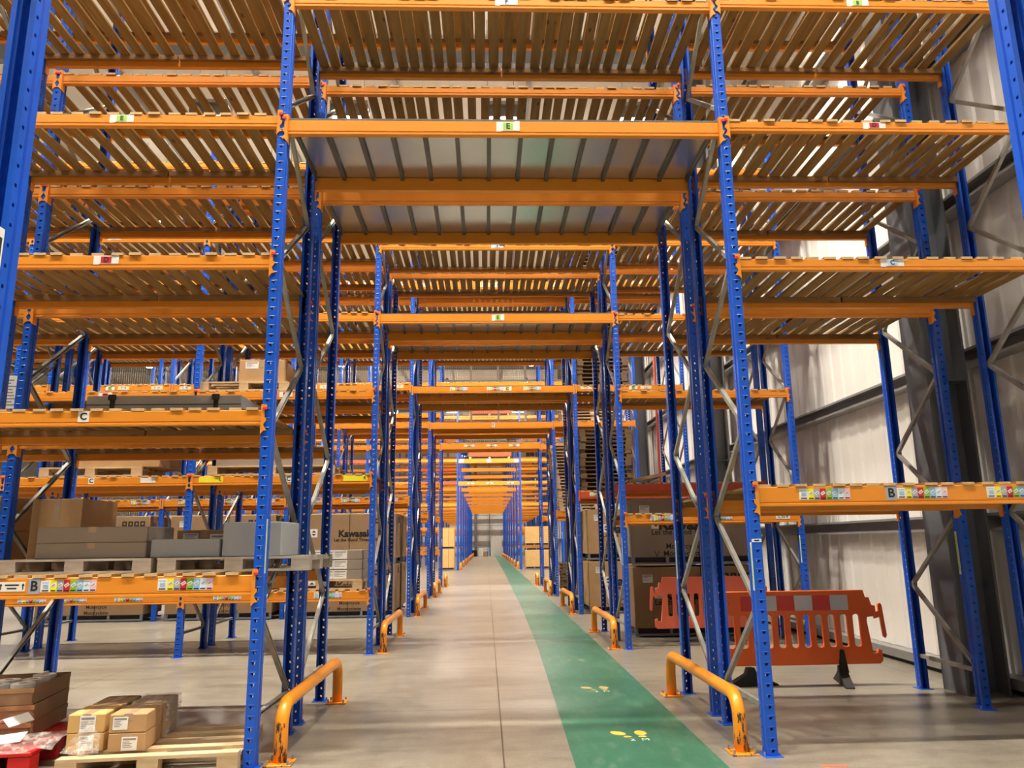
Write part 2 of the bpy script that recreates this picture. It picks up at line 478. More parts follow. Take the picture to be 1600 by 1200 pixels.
def brace_mesh(p, q, mat='galv'):
    # C-section bar from p to q in the frame's plane (y,z)
    mb = MB()
    d = Vector((0, q[0] - p[0], q[1] - p[1])); L = d.length; d.normalize()
    nrm = Vector((1, 0, 0)).cross(d)
    T = Matrix((Vector((1, 0, 0)), nrm, d)).transposed().to_4x4()
    T.translation = Vector((0, p[0], p[1]))
    prof = [(-0.017, -0.019), (0.017, -0.019), (0.017, -0.010), (-0.008, -0.010), (-0.008, 0.010), (0.017, 0.010), (0.017, 0.019), (-0.017, 0.019)]
    n = len(prof); b = len(mb.v); k = mb.mat(mat)
    for z in (0, L):
        for u, v in prof: mb.v.append(tuple(T @ Vector((u, v, z))))
    for i in range(n):
        j = (i + 1) % n
        mb.f.append((b + i, b + j, b + n + j, b + n + i)); mb.mi.append(k)
    mb.f.append(tuple(b + i for i in range(n - 1, -1, -1))); mb.f.append(tuple(b + n + i for i in range(n))); mb.mi += [k, k]
    return mb
DEPTH = 1.10
FRAME = {}
def foot_mesh():
    mb = MB()
    mb.cbox(-0.07, 0.07, -0.03, 0.13, 0, 0.006, 'blue', 0.002)
    for x in (-0.056, 0.056):
        mb.tube([(x, 0.045 + 0.03 * (1 if x > 0 else -1), 0.006), (x, 0.045 + 0.03 * (1 if x > 0 else -1), 0.03)], 0.007, 'galv', 6)
    return mb.mesh('foot_plate')
FOOT = None
def frame(x, y0, H, flip, label, group, detail=True):
    """flip False: the lacing's lowest node is on the rear post"""
    global FOOT
    key = (H, flip, detail)
    if key not in FRAME:
        nodes = [(0.085, 0.36)] if flip else [(DEPTH - 0.085, 0.36)]
        z = 0.36; side = flip
        while z + 0.70 < H - 0.1:
            z += 0.70; side = not side
            nodes.append((0.085, z) if side else (DEPTH - 0.085, z))
        bars = list(zip(nodes, nodes[1:]))
        bars = [((0.085, 0.33), (DEPTH - 0.085, 0.33))] + bars + [((0.085, H - 0.15), (DEPTH - 0.085, H - 0.15))]
        FRAME[key] = [brace_mesh(a, b) for a, b in bars]
        if detail:
            FRAME[key] = [mb.mesh('brace') for mb in FRAME[key]]
        else:
            big = MB()
            for mb in FRAME[key]:
                n = len(big.v); big.v += mb.v; big.f += [tuple(n + i for i in f) for f in mb.f]; big.mi += [big.mat('galv')] * len(mb.f)
            FRAME[key] = [big.mesh('bracing')]
    e = empty('rack_upright_frame', (x, y0, 0))
    tag(e, label, 'rack upright', group)
    link('post', get_post(H), e)
    link('post', get_post(H), e, (0, DEPTH, 0), PI)
    for me in FRAME[key]:
        link('brace' if detail else 'bracing', me, e)
    if detail:
        if FOOT is None: FOOT = foot_mesh()
        link('foot_plate', FOOT, e); link('foot_plate', FOOT, e, (0, DEPTH, 0), PI)
    return e

_bc = {}
def beam_mesh(L, h, mat, with_ends):
    key = (round(L, 3), h, mat, with_ends)
    if key in _bc: return _bc[key]
    mb = MB()
    prof = [(0.003, 0), (0, 0.004), (0, 0.020), (0.006, 0.024), (0.006, 0.030), (0.001, 0.034), (0.001, h - 0.004), (0.005, h), (0.046, h), (0.05, h - 0.004), (0.05, 0.004), (0.047, 0)]
    mb.prism(prof, -L / 2, L / 2, 'x', mat)
    if with_ends:
        for s in (-1, 1):
            xa, xb = sorted((s * L / 2, s * (L / 2 + 0.036)))
            mb.box(xa, xb, -0.012, -0.005, -0.05, h + 0.035, mat)
    _bc[key] = mb.mesh('rack_crossbeam')
    return _bc[key]
_cc = {}
def conn_mesh(h, s, mat):
    key = (h, s, mat)
    if key in _cc: return _cc[key]
    mb = MB()
    # hook plate over the post face: stepped, lobed outline
    z0, z1 = -0.075, h + 0.045
    out = [(0, z0), (0.022, z0 + 0.026), (0.046, z0 + 0.030), (0.028, z0 + 0.055), (0.020, z0 + 0.075), (0.034, z0 + 0.098), (0.040, z0 + 0.102),
           (0.040, z0 + 0.125), (0.026, z0 + 0.130), (0.026, z1 - 0.045), (0.042, z1 - 0.040), (0.042, z1 - 0.010), (0.034, z1), (0, z1)]
    pr = [(s * x, z) for x, z in out]
    if s > 0: pr = pr[::-1]
    mb.prism(pr, -0.014, -0.006, 'y', mat)
    xa, xb = sorted((-s * 0.004, s * 0.003))
    mb.box(xa, xb, -0.006, 0.05, z0, z1, mat)
    _cc[key] = mb.mesh('end_connector')
    return _cc[key]
def pin_mesh():
    if 'pin' not in _cc:
        mb = MB(); mb.box(-0.016, 0.016, -0.020, -0.014, -0.009, 0.009, 'redpin'); _cc['pin'] = mb.mesh('safety_pin')
    return _cc['pin']

def strip_mesh(w=0.405, h=0.085):
    if 'strip' in _cc: return _cc['strip']
    mb = MB(); n = 7.35; u = w / n
    cols = ['paper', 'l_yellow', 'l_grey', 'l_red', 'l_green', 'l_blue', 'l_pale', 'l_pink']
    x = -w / 2
    for k, c in enumerate(cols):
        ww = u * 1.25 if k == 0 else u * 0.87
        mb.box(x, x + ww, -0.0015, 0, -h / 2, h / 2, c)
        if k == 0:
            for r in range(3):
                mb.box(x + ww * 0.25, x + ww * 0.8, -0.0022, -0.0015, h * (0.05 - 0.12 * r), h * (0.13 - 0.12 * r), 'l_blue')
            mb.box(x + ww * 0.15, x + ww * 0.85, -0.0022, -0.0015, h * 0.28, h * 0.38, 'l_sky')
            mb.box(x + ww * 0.15, x + ww * 0.85, -0.0022, -0.0015, -h * 0.42, -h * 0.32, 'ink')
        else:
            T = Matrix.Translation((x + ww / 2, -0.0022, h * 0.08)) @ Matrix.Rotation(-0.6, 4, 'Y')
            mb.box(-ww * 0.36, ww * 0.36, 0, 0.0006, -h * 0.13, h * 0.13, 'paper', T)
            mb.box(-ww * 0.28, ww * 0.28, -0.0004, 0.0001, -h * 0.06, h * 0.06, 'l_grey', T)
            mb.box(x + ww * 0.12, x + ww * 0.88, -0.0022, -0.0015, -h * 0.43, -h * 0.33, 'ink')
        x += ww
    _cc['strip'] = mb.mesh('bin_label')
    return _cc['strip']
def plate_mesh(w, h, back, centre, frac):
    key = ('plate', w, h, back, centre, frac)
    if key in _cc: return _cc[key]
    mb = MB()
    mb.box(-w / 2, w / 2, -0.002, 0, -h / 2, h / 2, back)
    if back == 'paper' and frac < 1:
        for s in (-1, 1):
            a, b = sorted((s * w / 2, s * w * 0.27))
            mb.box(a, b, -0.0025, -0.002, -h / 2 - (0.008 if s < 0 else 0), h / 2 + (0.008 if s > 0 else 0), back)
    if centre:
        mb.box(-w * frac / 2, w * frac / 2, -0.003, -0.002, -h * 0.42, h * 0.42, centre)
    _cc[key] = mb.mesh('shelf_label')
    return _cc[key]

def put_label(beam, kind, x, h, ch=None):
    zc = 0.033 + (h - 0.033) * 0.5
    if kind == 'strip':
        link('bin_label', strip_mesh(), beam, (x, 0.001, zc))
    elif kind == 'far_strip':
        link('bin_label', strip_mesh(), beam, (x, 0.001, zc))
    elif kind in ('green', 'red', 'blue'):
        o = link('shelf_label', plate_mesh(0.20, h * 0.62, 'paper', {'green': 'l_lime', 'red': 'l_red', 'blue': 'l_sky'}[kind], 0.42), beam, (x, 0.001, zc))
        text(ch, h * 0.55, o, (0, -0.0036, 0), name='letter', bold=0.0015)
    elif kind in ('white', 'grey', 'bluegrey'):
        o = link('shelf_label', plate_mesh(0.085, h * 0.72, {'white': 'paper', 'grey': 'l_grey', 'bluegrey': 'l_grey'}[kind], None, 1), beam, (x, 0.001, zc))
        text(ch, h * 0.66, o, (0, -0.0026, 0), name='letter', bold=0.002)
    elif kind == 'cream':
        o = link('shelf_label', plate_mesh(0.26, h * 0.55, 'l_cream', 'paper', 0.5), beam, (x, 0.001, zc))
        text(ch, h * 0.4, o, (0, -0.0036, 0), name='letter', bold=0.001)
    elif kind == 'yellow':
        o = link('shelf_label', plate_mesh(0.36, h * 0.62, 'l_yellow', None, 1), beam, (x, 0.001, zc))
        text(ch, h * 0.5, o, (0.14, -0.0026, 0), name='letter', bold=0.001)
    elif kind == 'code':
        o = link('shelf_label', plate_mesh(0.22, h * 0.55, 'paper', None, 1), beam, (x, 0.001, zc))
        text(ch, h * 0.42, o, (0, -0.0026, 0), name='letter', bold=0.001)
    elif kind == 'notice':
        o = link('shelf_label', plate_mesh(0.19, h * 0.45, 'paper', None, 1), beam, (x, 0.001, zc))
        for dz, L in ((0.012, 0.1), (-0.012, 0.07)):
            mb = MB(); mb.box(-L / 2, L / 2, -0.0008, 0, dz - 0.005, dz + 0.005, 'ink'); link('lettering', mb.mesh('lettering'), o, (0, -0.002, 0))
        for s in (-1, 1):
            mb = MB(); mb.box(-0.004, 0.004, -0.0008, 0, -0.02, 0.012, 'ink'); mb.prism([(-0.012, 0.008), (0.012, 0.008), (0, 0.024)], -0.0008, 0, 'y', 'ink')
            link('arrow', mb.mesh('arrow'), o, (s * 0.08, -0.002, 0))

def beam(xl, xr, y, z_top, h, rear, label, group, mat='orange', detail=1, labels=()):
    """xl, xr: post centres; y: the outer face of the posts"""
    L = xr - xl - 0.088
    e = link('rack_crossbeam', beam_mesh(L, h, mat, detail == 0), None, ((xl + xr) / 2, y + (0 if rear else 0.006) - (0.006 if rear else 0), z_top - h), PI if rear else 0)
    tag(e, label, 'rack beam', group)
    if detail:
        for s in (-1, 1):
            link('end_connector', conn_mesh(h, s, mat), e, (s * L / 2, 0, 0))
            if detail > 1:
                link('safety_pin', pin_mesh(), e, (s * (L / 2 + 0.03), -0.0, h + 0.01))
    for lb in labels:
        put_label(e, lb[0], lb[1], h, lb[2] if len(lb) > 2 else None)
    return e

_dc = {}
def deck(xl, xr, y0, z, label, group, kind='slat', seed=0, sparse=0.0):
    L = xr - xl - 0.10
    key = (round(L, 2), kind, seed % 4, sparse)
    if key not in _dc:
        rng = random.Random(seed % 4 + 17)
        mb = MB(); bt = MB()
        if kind == 'slat':
            x = -L / 2
            half = 0
            while x < L / 2 - 0.05:
                wd = rng.choice((0.092, 0.095, 0.098, 0.098))
                a = rng.uniform(-0.006, 0.006)
                yo = rng.uniform(-0.008, 0.008)
                T = Matrix.Rotation(a, 4, 'Z'); T.translation = Vector((x + wd / 2, 0.55, 0))
                mb.box(-wd / 2, wd / 2, -0.543 + yo, 0.543 + yo, 0, 0.021, 'slat', T)
                mb.box(-wd / 2, wd / 2, -0.548 + yo, -0.5431 + yo, 0, 0.021, 'lit_end_grain', T)
                x += wd + rng.choice((0.022, 0.032, 0.036, 0.042, 0.055)) + sparse
                if half == 0 and x > -0.05:
                    half = 1; x += 0.02
            bt.box(-L / 2, -0.01, 0, 0.04, -0.05, -0.001, 'batten'); bt.box(0.01, L / 2, 0, 0.04, -0.05, -0.001, 'batten')
        else:
            n = max(1, round(L / 0.284)); pw = L / n
            for i in range(n):
                xa = -L / 2 + i * pw
                mb.box(xa + 0.002, xa + pw - 0.002, 0.008, DEPTH - 0.008, 0.0, 0.016, 'panel')
                for xx in (xa + 0.006, xa + pw - 0.012):
                    mb.box(xx, xx + 0.006, 0.06, DEPTH - 0.06, -0.034, 0.0, 'panel_rib')
                    mb.box(xx - 0.006, xx + 0.012, 0.06, DEPTH - 0.06, -0.037, -0.034, 'panel_rib')
        _dc[key] = (mb.mesh('deck'), bt.mesh('batten') if bt.v else None)
    me, be = _dc[key]
    o = link('slatted_timber_deck' if kind == 'slat' else 'steel_panel_deck', me, None, ((xl + xr) / 2, y0, z + 0.001))
    tag(o, label, 'shelf deck', group)
    if be:
        link('batten', be, o, (0, 0.060, 0)); link('batten', be, o, (0, DEPTH - 0.10, 0))
    return o

# ---------------------------------------------------------------- racks
XT = 1.89
LEFT = [-4.62, -7.35, -10.08, -12.81, -15.54, -18.27, -21.0]
BAYN = ['first left bay', 'second left bay', 'third left bay', 'fourth left bay', 'fifth left bay', 'sixth left bay']
ORD = ['lowest', 'second', 'third', 'fourth', 'fifth', 'sixth', 'seventh']
P0, PER, BACK = 5.88, 5.65, 1.34
RACKS = []
# shelves and bars the photograph shows nothing of
SKIP = {
    'fifth rack before the mesh': {('l1', 0), ('l1', 1), ('l1', 2), ('l2', 0), ('l2', 1), ('l2', 2), ('l2', 3), ('l2', 5), ('l3', 0), ('l3', 1), ('l3', 2), ('l3', 3), ('l3', 4), ('l4', 0), ('l4', 1), ('l4', 2), ('l4', 3), ('l4', 4), ('l5', 0), ('l5', 1), ('l5', 2), ('l5', 3), ('l5', 4), ('t', 1, 'R'), ('l0', 0, 'R'), ('l1', 4, 'R'), ('l1', 5, 'R'), ('l2', 4, 'R'), ('l3', 5, 'R'), ('l4', 5, 'R'), ('l5', 5, 'R')},
    'fourth pair front rack': {('t', 1), ('r', 2), ('r', 3), ('l3', 0), ('l3', 1), ('l4', 0), ('l4', 1), ('l4', 3), ('t', 2, 'F'), ('t', 2, 'R'), ('l0', 2, 'R'), ('l0', 3, 'R'), ('l1', 2, 'R'), ('l1', 3, 'R'), ('l2', 1, 'R'), ('l2', 2, 'R'), ('l2', 3, 'R'), ('l3', 2, 'R'), ('l3', 3, 'R'), ('l4', 2, 'R')},
    'fourth pair rear rack': {('r', 3), ('l1', 0), ('l2', 0), ('l2', 1), ('l2', 3), ('l3', 0), ('l3', 1), ('l4', 0), ('l4', 1), ('l4', 3), ('t', 1, 'F'), ('t', 2, 'F'), ('t', 2, 'R'), ('r', 2, 'F'), ('l0', 3, 'F'), ('l1', 3, 'F'), ('l1', 3, 'R'), ('l3', 3, 'F'), ('l3', 3, 'R')},
    'rack backing the nearest': {('l1', 0)},
    'second pair front rack': {('t', 2), ('l2', 0), ('l0', 5, 'R'), ('l1', 0, 'R'), ('l1', 3, 'R'), ('l1', 4, 'R'), ('l2', 2, 'F'), ('l2', 3, 'R'), ('l2', 4, 'R'), ('l2', 5, 'R')},
    'second pair rear rack': {('t', 2), ('l1', 1), ('l2', 1), ('l2', 2, 'F')},
    'third pair front rack': {('t', 2), ('r', 3), ('l0', 3), ('l3', 0), ('l1', 1, 'R'), ('l1', 2, 'R'), ('l2', 1, 'R'), ('l2', 2, 'R'), ('l3', 1, 'R'), ('l3', 2, 'F'), ('l3', 2, 'R')},
    'third pair rear rack': {('t', 2), ('r', 3), ('l0', 3), ('l1', 2), ('l2', 1), ('l2', 2), ('l3', 0), ('l3', 2), ('l1', 1, 'R'), ('l1', 3, 'R'), ('l2', 3, 'R'), ('l3', 1, 'R'), ('l3', 3, 'R')},
}
def rack(name, y0, flip, nleft, xr, lv_left, lv_tun, lv_right, H, near, opts=None):
    """lv_*: lists of (top of beam, beam height, deck kind)"""
    opts = opts or {}
    posts = [xr, XT, -XT] + LEFT[:nleft]
    for i, px in enumerate(posts):
        where = 'beside the wall' if i == 0 else 'right of the aisle' if i == 1 else 'left of the aisle' if i == 2 else 'at the far end of the ' + BAYN[i - 3]
        fr = frame(px, y0, H, flip, 'blue upright %s, %s' % (where, name), 'blue rack uprights', near)
        RACKS.append((name, i, fr))
    bays = [(-XT, XT, lv_tun, 'aisle bay', 't'), (XT, xr, lv_right, 'right bay', 'r')]
    for k in range(nleft):
        bays.append((LEFT[k], -XT if k == 0 else LEFT[k - 1], lv_left, BAYN[k], 'l%d' % k))
    for xl, xr_, lv, bn, code in bays:
        for li, (zt, h, kind) in enumerate(lv):
            sk = SKIP.get(name, ())
            if (code, li) in sk: continue
            lbl = opts.get('labels', {}).get((code, li), ())
            mat = opts.get('mats', {}).get((code, li), 'orange')
            cn = 'orange' if mat == 'orange' else 'dark red'
            lo = ORD[li]
            if (code, li, 'F') not in sk: beam(xl, xr_, y0, zt, h, False, '%s front beam, %s shelf, %s, %s' % (cn, lo, bn, name), 'rack beams', mat, (2 if near else 0), lbl)
            if (code, li, 'R') not in sk: beam(xl, xr_, y0 + DEPTH, zt, h, True, 'orange rear beam, %s shelf, %s, %s' % (lo, bn, name), 'rack beams', 'orange', (1 if near else 0))
            if kind:
                deck(xl, xr_, y0, zt, '%s deck, %s shelf, %s, %s' % ('slatted timber' if kind == 'slat' else 'grey steel panel', lo, bn, name), 'shelf decks', kind, seed=len(RACKS) + li * 3, sparse=0.0 if code == 't' else 0.012 if code == 'r' else 0.016)

def Lv(*a):
    return [(z, h, k) for z, h, k in a]
SL, ST = 'slat', 'steel'
Y1 = P0; Y2 = P0 + PER; Y3 = P0 + 2 * PER - 0.03; Y4 = P0 + 3 * PER; Y5 = P0 + 4 * PER
R1L = Lv((1.34, .150, SL), (2.59, .115, SL), (3.87, .107, SL), (5.13, .105, SL), (6.40, .105, SL))
R1T = Lv((5.09, .132, ST), (6.285, .09, SL), (7.60, .09, SL))
R1R = Lv((1.95, .150, SL), (3.835, .095, SL), (5.10, .09, SL), (6.32, .09, SL), (7.62, .09, SL))
XR1 = 4.42
c0 = (LEFT[0] - XT) / 2
lab1 = {('t', 0): [('green', 0.02, 'E')], ('t', 1): [('blue', 0.02, 'F')],
        ('l0', 0): [('strip', -0.02, None), ('strip', 0.83, None), ('grey', -0.27, 'B'), ('notice', -0.43, None)],
        ('l0', 1): [('white', -0.04, 'C')], ('l0', 2): [('red', 0.01, 'D')], ('l0', 3): [('green', 0.02, 'E')], ('l0', 4): [('blue', 0.02, 'F')],
        ('r', 0): [('strip', -0.80, None), ('grey', -0.27, 'B'), ('strip', -0.02, None), ('strip', 0.70, None)],
        ('r', 1): [('blue', -0.035, 'C')], ('r', 2): [('red', -0.045, 'D')], ('r', 3): [('green', -0.06, 'E')]}
rack('nearest rack', Y1, False, 1, 4.63, R1L, R1T[:2], R1R[:4], 8.05, True, {'labels': lab1})
rack('rack backing the nearest', Y1 + BACK, True, 2, 4.38, R1L + [(7.65, .105, SL)], R1T, R1R, 8.05, True)
# the upright frames beside the camera
for px, nm in ((-XT, 'left'), (XT, 'right')):
    fr0 = frame(px, 1.51, 8.05, True, 'large blue upright post cropped by the top %s corner' % nm, 'blue rack uprights', True)

    if px < 0:
        q = MB(); q.cbox(0.046, 0.05, 0.90, 0.992, 2.42, 2.63, 'paper', 0.001); q.box(0.0501, 0.0508, 0.91, 0.982, 2.43, 2.595, 'dark')
        link('sign_plate', q.mesh('sign_plate'), fr0)

R2L = Lv((0.889, .143, SL), (2.585, .133, SL), (3.88, .125, SL), (5.13, .13, SL), (6.43, .105, SL), (7.70, .105, SL))
R2T = Lv((5.11, .15, ST), (6.28, .085, SL), (7.60, .09, SL))
R2R = Lv((1.94, .135, SL), (3.845, .11, SL), (5.09, .09, SL), (6.36, .09, SL), (7.62, .09, SL))
XR2 = 4.60
lab2 = {('t', 0): [('green', 0.02, 'E')], ('t', 1): [('blue', 0.02, 'F')],
        ('l0', 0): [('strip', -0.7, None), ('strip', 0.75, None)], ('l1', 0): [('strip', -0.75, None), ('grey', -0.43, 'B'), ('strip', -0.18, None), ('strip', 0.62, None)],
        ('l2', 0): [('strip', 0.9, None)],
        ('l0', 1): [('white', 0.1, 'C'), ('yellow', -1.05, 'L'), ('yellow', 1.1, 'R')], ('l1', 1): [('white', -0.08, 'C'), ('code', 0.75, '')],
        ('l0', 2): [('red', 0.0, 'D')], ('l1', 2): [('red', 0.0, 'D')], ('l0', 3): [('green', 0, 'E')],
        ('l1', 4): [('blue', -0.1, 'F')], ('l0', 4): [('blue', 0.1, 'F')],
        ('r', 0): [('strip', -0.75, None), ('grey', -0.16, 'B'), ('strip', 0.1, None), ('code', 1.08, 'C 32 R')]}
rack('second pair front rack', Y2, False, 3, XR2, R2L, R2T, R2R, 8.05, True, {'labels': lab2})
R2RB = Lv((2.50, .15, SL), (5.09, .09, SL), (6.36, .09, SL), (7.62, .09, SL))
rack('second pair rear rack', Y2 + BACK, True, 3, XR2, R2L[1:], R2T, R2RB, 8.05, True, {'mats': {('r', 0): 'red_beam'}})

R3L = Lv((2.576, .14, SL), (5.17, .15, SL), (7.66, .15, SL), (10.1, .15, SL))
R3T = Lv((5.10, .15, ST), (7.65, .19, SL), (10.1, .15, SL))
R3R = Lv((2.66, .16, SL), (5.10, .13, SL), (7.67, .13, SL), (10.1, .13, SL))
XR3 = 4.42
st3 = [('far_strip', -0.8), ('far_strip', 0.05), ('far_strip', 0.9)]
lab3 = {('t', 0): st3 + [('green', 0.32, 'C')], ('t', 1): [('cream', -1.6, 'C 17'), ('red', 0.15, 'D'), ('cream', -0.2, 'C 20'), ('cream', 1.5, 'C 20')],
        ('l0', 0): st3, ('l1', 0): st3, ('l2', 0): st3, ('l3', 0): st3,
        ('l0', 1): [('green', -0.9, 'C'), ('cream', -0.6, 'C 17'), ('cream', 1.05, 'C 17')], ('l1', 1): [('green', 0.0, 'C'), ('cream', 0.3, 'C 18'), ('cream', -1.05, 'C 18')],
        ('l2', 1): [('green', 0.0, 'C'), ('cream', 0.3, 'C 19'), ('cream', 1.05, 'C 19')], ('l0', 2): [('red', -0.2, 'D'), ('cream', 0.25, 'D 17'), ('cream', 1.1, 'D 17')],
        ('r', 0): st3, ('r', 1): [('green', 0.1, 'C'), ('cream', -1.0, 'C 21'), ('cream', 0.4, 'C 21')], ('r', 2): [('cream', -0.9, 'D 21'), ('cream', 0.3, 'D 21')]}
rack('third pair front rack', Y3, False, 4, XR3, R3L, R3T, R3R, 10.6, False, {'labels': lab3, 'mats': {('r', 0): 'red_beam'}})
rack('third pair rear rack', Y3 + BACK, True, 4, XR3, R3L, R3T, R3R, 10.6, False, {'mats': {('l0', 1): 'red_beam'}})
R4L = Lv((2.45, .15, SL), (5.16, .16, SL), (7.66, .15, SL), (10.1, .15, SL))
R4T = Lv((5.155, .19, ST), (7.65, .16, SL), (10.1, .15, SL))
lab4 = {('t', 0): [('white', 0.05, 'E')], ('l0', 0): st3, ('l1', 0): st3, ('l2', 0): st3, ('l3', 0): st3, ('l4', 0): st3}
rack('fourth pair front rack', Y4, False, 5, XR1, R4L, R4T, R4L, 10.6, False, {'labels': lab4})
rack('fourth pair rear rack', Y4 + BACK, True, 5, XR1, R4L, R4T, R4L, 10.6, False)
R5L = Lv((1.3, .15, SL), (2.5, .15, SL), (3.75, .15, SL), (5.2, .16, SL), (6.4, .15, SL), (7.6, .16, SL))
R5T = Lv((5.25, .22, SL), (7.6, .25, SL))
R5R = Lv((2.5, .16, SL), (5.2, .2, SL), (7.6, .2, SL))
rack('fifth rack before the mesh', Y5, False, 6, XR1, R5L, R5T, R5R, 8.6, False, {'labels': {('t', 0): st3}})

# far racks beyond the cross aisle
FAR_Y = [45.9 + PER * k for k in range(9)]
bm = MB(); dk = MB()
prof = [(0, 0), (0, 0.16), (0.05, 0.16), (0.05, 0)]
def far_frame_mesh():
    mb = MB()
    for y in (0, DEPTH - 0.1):
        mb.box(-0.05, 0.05, y, y + 0.1, 0, 9.6, 'blue')
    z, s = 0.4, 0
    while z < 8.8:
        a, b = (0.1, DEPTH - 0.1) if s else (DEPTH - 0.1, 0.1)
        q = brace_mesh((a, z), (b, z + 0.9)); n = len(mb.v); mb.v += q.v; mb.f += [tuple(n + i for i in f) for f in q.f]; mb.mi += [mb.mat('galv')] * len(q.f)
        z += 0.9; s = 1 - s
    return mb.mesh('far_upright')
ffm = far_frame_mesh()
ORDR = ['first', 'second', 'third', 'fourth', 'fifth', 'sixth', 'seventh', 'eighth', 'last']
for ri, y in enumerate(FAR_Y):
    nl = 6 if ri < 2 else 2
    xs = [XR1, XT, -XT] + LEFT[:nl]
    for i, px in enumerate(xs):
        o = link('rack_upright_frame', ffm, None, (px, y, 0))
        side = 'right of the aisle' if px == XT else 'left of the aisle' if px == -XT else 'by the wall' if px > 3 else None
        if side: tag(o, 'blue upright %s, %s far rack row past the cross aisle' % (side, ORDR[ri]), 'rack upright', 'far rack uprights')
        else: tag(o, 'blue upright in the left-hand bays of the far racks beyond the cross aisle', 'rack upright', 'uprights of the far left-hand racks')
    for zt in (5.20, 6.55, 9.2) if ri == 0 else (5.20, 6.55):
        o = link('rack_crossbeam', beam_mesh(2 * XT - 0.1, 0.24, 'orange', False), None, (0, y, zt - 0.24))
        tag(o, 'orange beam over the aisle, %s level on the %s row of the far racks' % ({5.20: 'lower', 6.55: 'upper', 9.2: 'top'}[zt], ORDR[ri]), 'rack beam', 'far aisle beams')
        if ri == 0 and zt == 5.2:
            for x in (-1.1, 0.05, 1.3): link('bin_label', strip_mesh(), o, (x, -0.001, 0.13))
        if ri == 0 and zt == 6.55:
            for x in (-1.65, 0.0, 1.65): link('shelf_label', plate_mesh(0.26, 0.20, 'paper', None, 1), o, (x, -0.001, 0.13))
    for j in range(len(xs) - 1):
        a, b = xs[j + 1], xs[j]
        levels = (6.55, 9.2) if j == 1 else (1.35, 2.6, 3.9, 5.2, 6.55, 7.9, 9.2)
        if ri == 0 and j in (0, 2): levels = levels[2:]
        for zt in levels:
            if j != 1:
                bm.prism([(y + u, zt - 0.16 + v) for u, v in prof], a + 0.05, b - 0.05, 'x', 'red_beam' if random.random() < 0.06 else 'orange')
            bm.prism([(y + DEPTH - 0.05 + u, zt - 0.16 + v) for u, v in prof], a + 0.05, b - 0.05, 'x', 'orange')
            x = a + 0.08
            while x < b - 0.12:
                dk.box(x, x + 0.095, y, y + DEPTH, zt + 0.001, zt + 0.02, 'slat'); x += 0.14
tag(link('far_rack_beams', bm.mesh('far_rack_beams')), 'orange shelf beams massed on the far racks beyond the cross aisle', 'rack beams', None, 'stuff')
tag(link('far_shelf_slats', dk.mesh('far_shelf_slats')), 'timber shelf slats massed on the far racks beyond the cross aisle', 'shelf decks', None, 'stuff')

# stickers and notices on the uprights
def sticker(fr, x, y, z0, z1, w_, nm='warning_sticker', mats=('neon', 'paper', 'ink')):
    mb = MB(); s = 1 if x > 0 else -1
    a, b = sorted((x, x + s * 0.002))
    mb.box(a, b, y, y + w_, z0, z1, mats[1])
    c, d = sorted((x + s * 0.002, x + s * 0.003))
    mb.box(c, d, y + w_ * 0.2, y + w_ * 0.8, z0 + 0.02, z1 - 0.02, mats[0])
    z = z0 + 0.04
    e_, f_ = sorted((x + s * 0.003, x + s * 0.0035))
    while z < z1 - 0.06:
        mb.quad([(f_ if s > 0 else e_, y + w_ * 0.2, z), (f_ if s > 0 else e_, y + w_ * 0.8, z + 0.03), (f_ if s > 0 else e_, y + w_ * 0.8, z + 0.036), (f_ if s > 0 else e_, y + w_ * 0.2, z + 0.006)], mats[2])
        z += 0.035
    link(nm, mb.mesh(nm), fr)
def fr_of(name, i):
    return [f for n, k, f in RACKS if n == name and k == i][0]
sticker(fr_of('nearest rack', 1), -0.0405, 0.004, 1.17, 1.53, 0.03)
sticker(fr_of('nearest rack', 2), 0.0405, 0.004, 1.35, 1.75, 0.03)
sticker(fr_of('rack backing the nearest', 1), -0.0445, 1.01, 1.15, 1.55, 0.03)
sticker(fr_of('rack backing the nearest', 0), -0.0445, 0.06, 1.2, 1.6, 0.03)
sticker(fr_of('second pair front rack', 1), -0.0405, 0.004, 1.2, 1.6, 0.03)
sticker(fr_of('second pair front rack', 0), -0.0405, 0.004, 1.2, 1.6, 0.03)
mb = MB(); mb.box(-0.038, 0.038, -0.002, 0, 1.53, 1.555, 'l_pale'); mb.box(-0.02, 0.02, -0.0026, -0.002, 1.538, 1.547, 'ink')
link('name_tag', mb.mesh('name_tag'), fr_of('nearest rack', 1))
mb = MB(); mb.box(-0.03, 0.03, -0.002, 0, 0, 0.05, 'l_sky'); link('name_tag', mb.mesh('name_tag'), fr_of('rack backing the nearest', 2), (0, DEPTH - 0.096, 1.13))
mb = MB(); mb.cbox(-0.11, 0.11, -0.006, 0, 2.86, 3.18, 'paper', 0.002)
for k in range(9):
    mb.box(-0.09, random.uniform(0, 0.09), -0.0066, -0.006, 3.13 - 0.03 * k, 3.142 - 0.03 * k, 'grey_ink')
nt_ = link('document_holder', mb.mesh('document_holder'), None, (-4.73, Y1 + BACK + 0.02, 0))
tag(nt_, 'white sheet of printed notes fixed beside the left blue post above shelf C', 'notice')

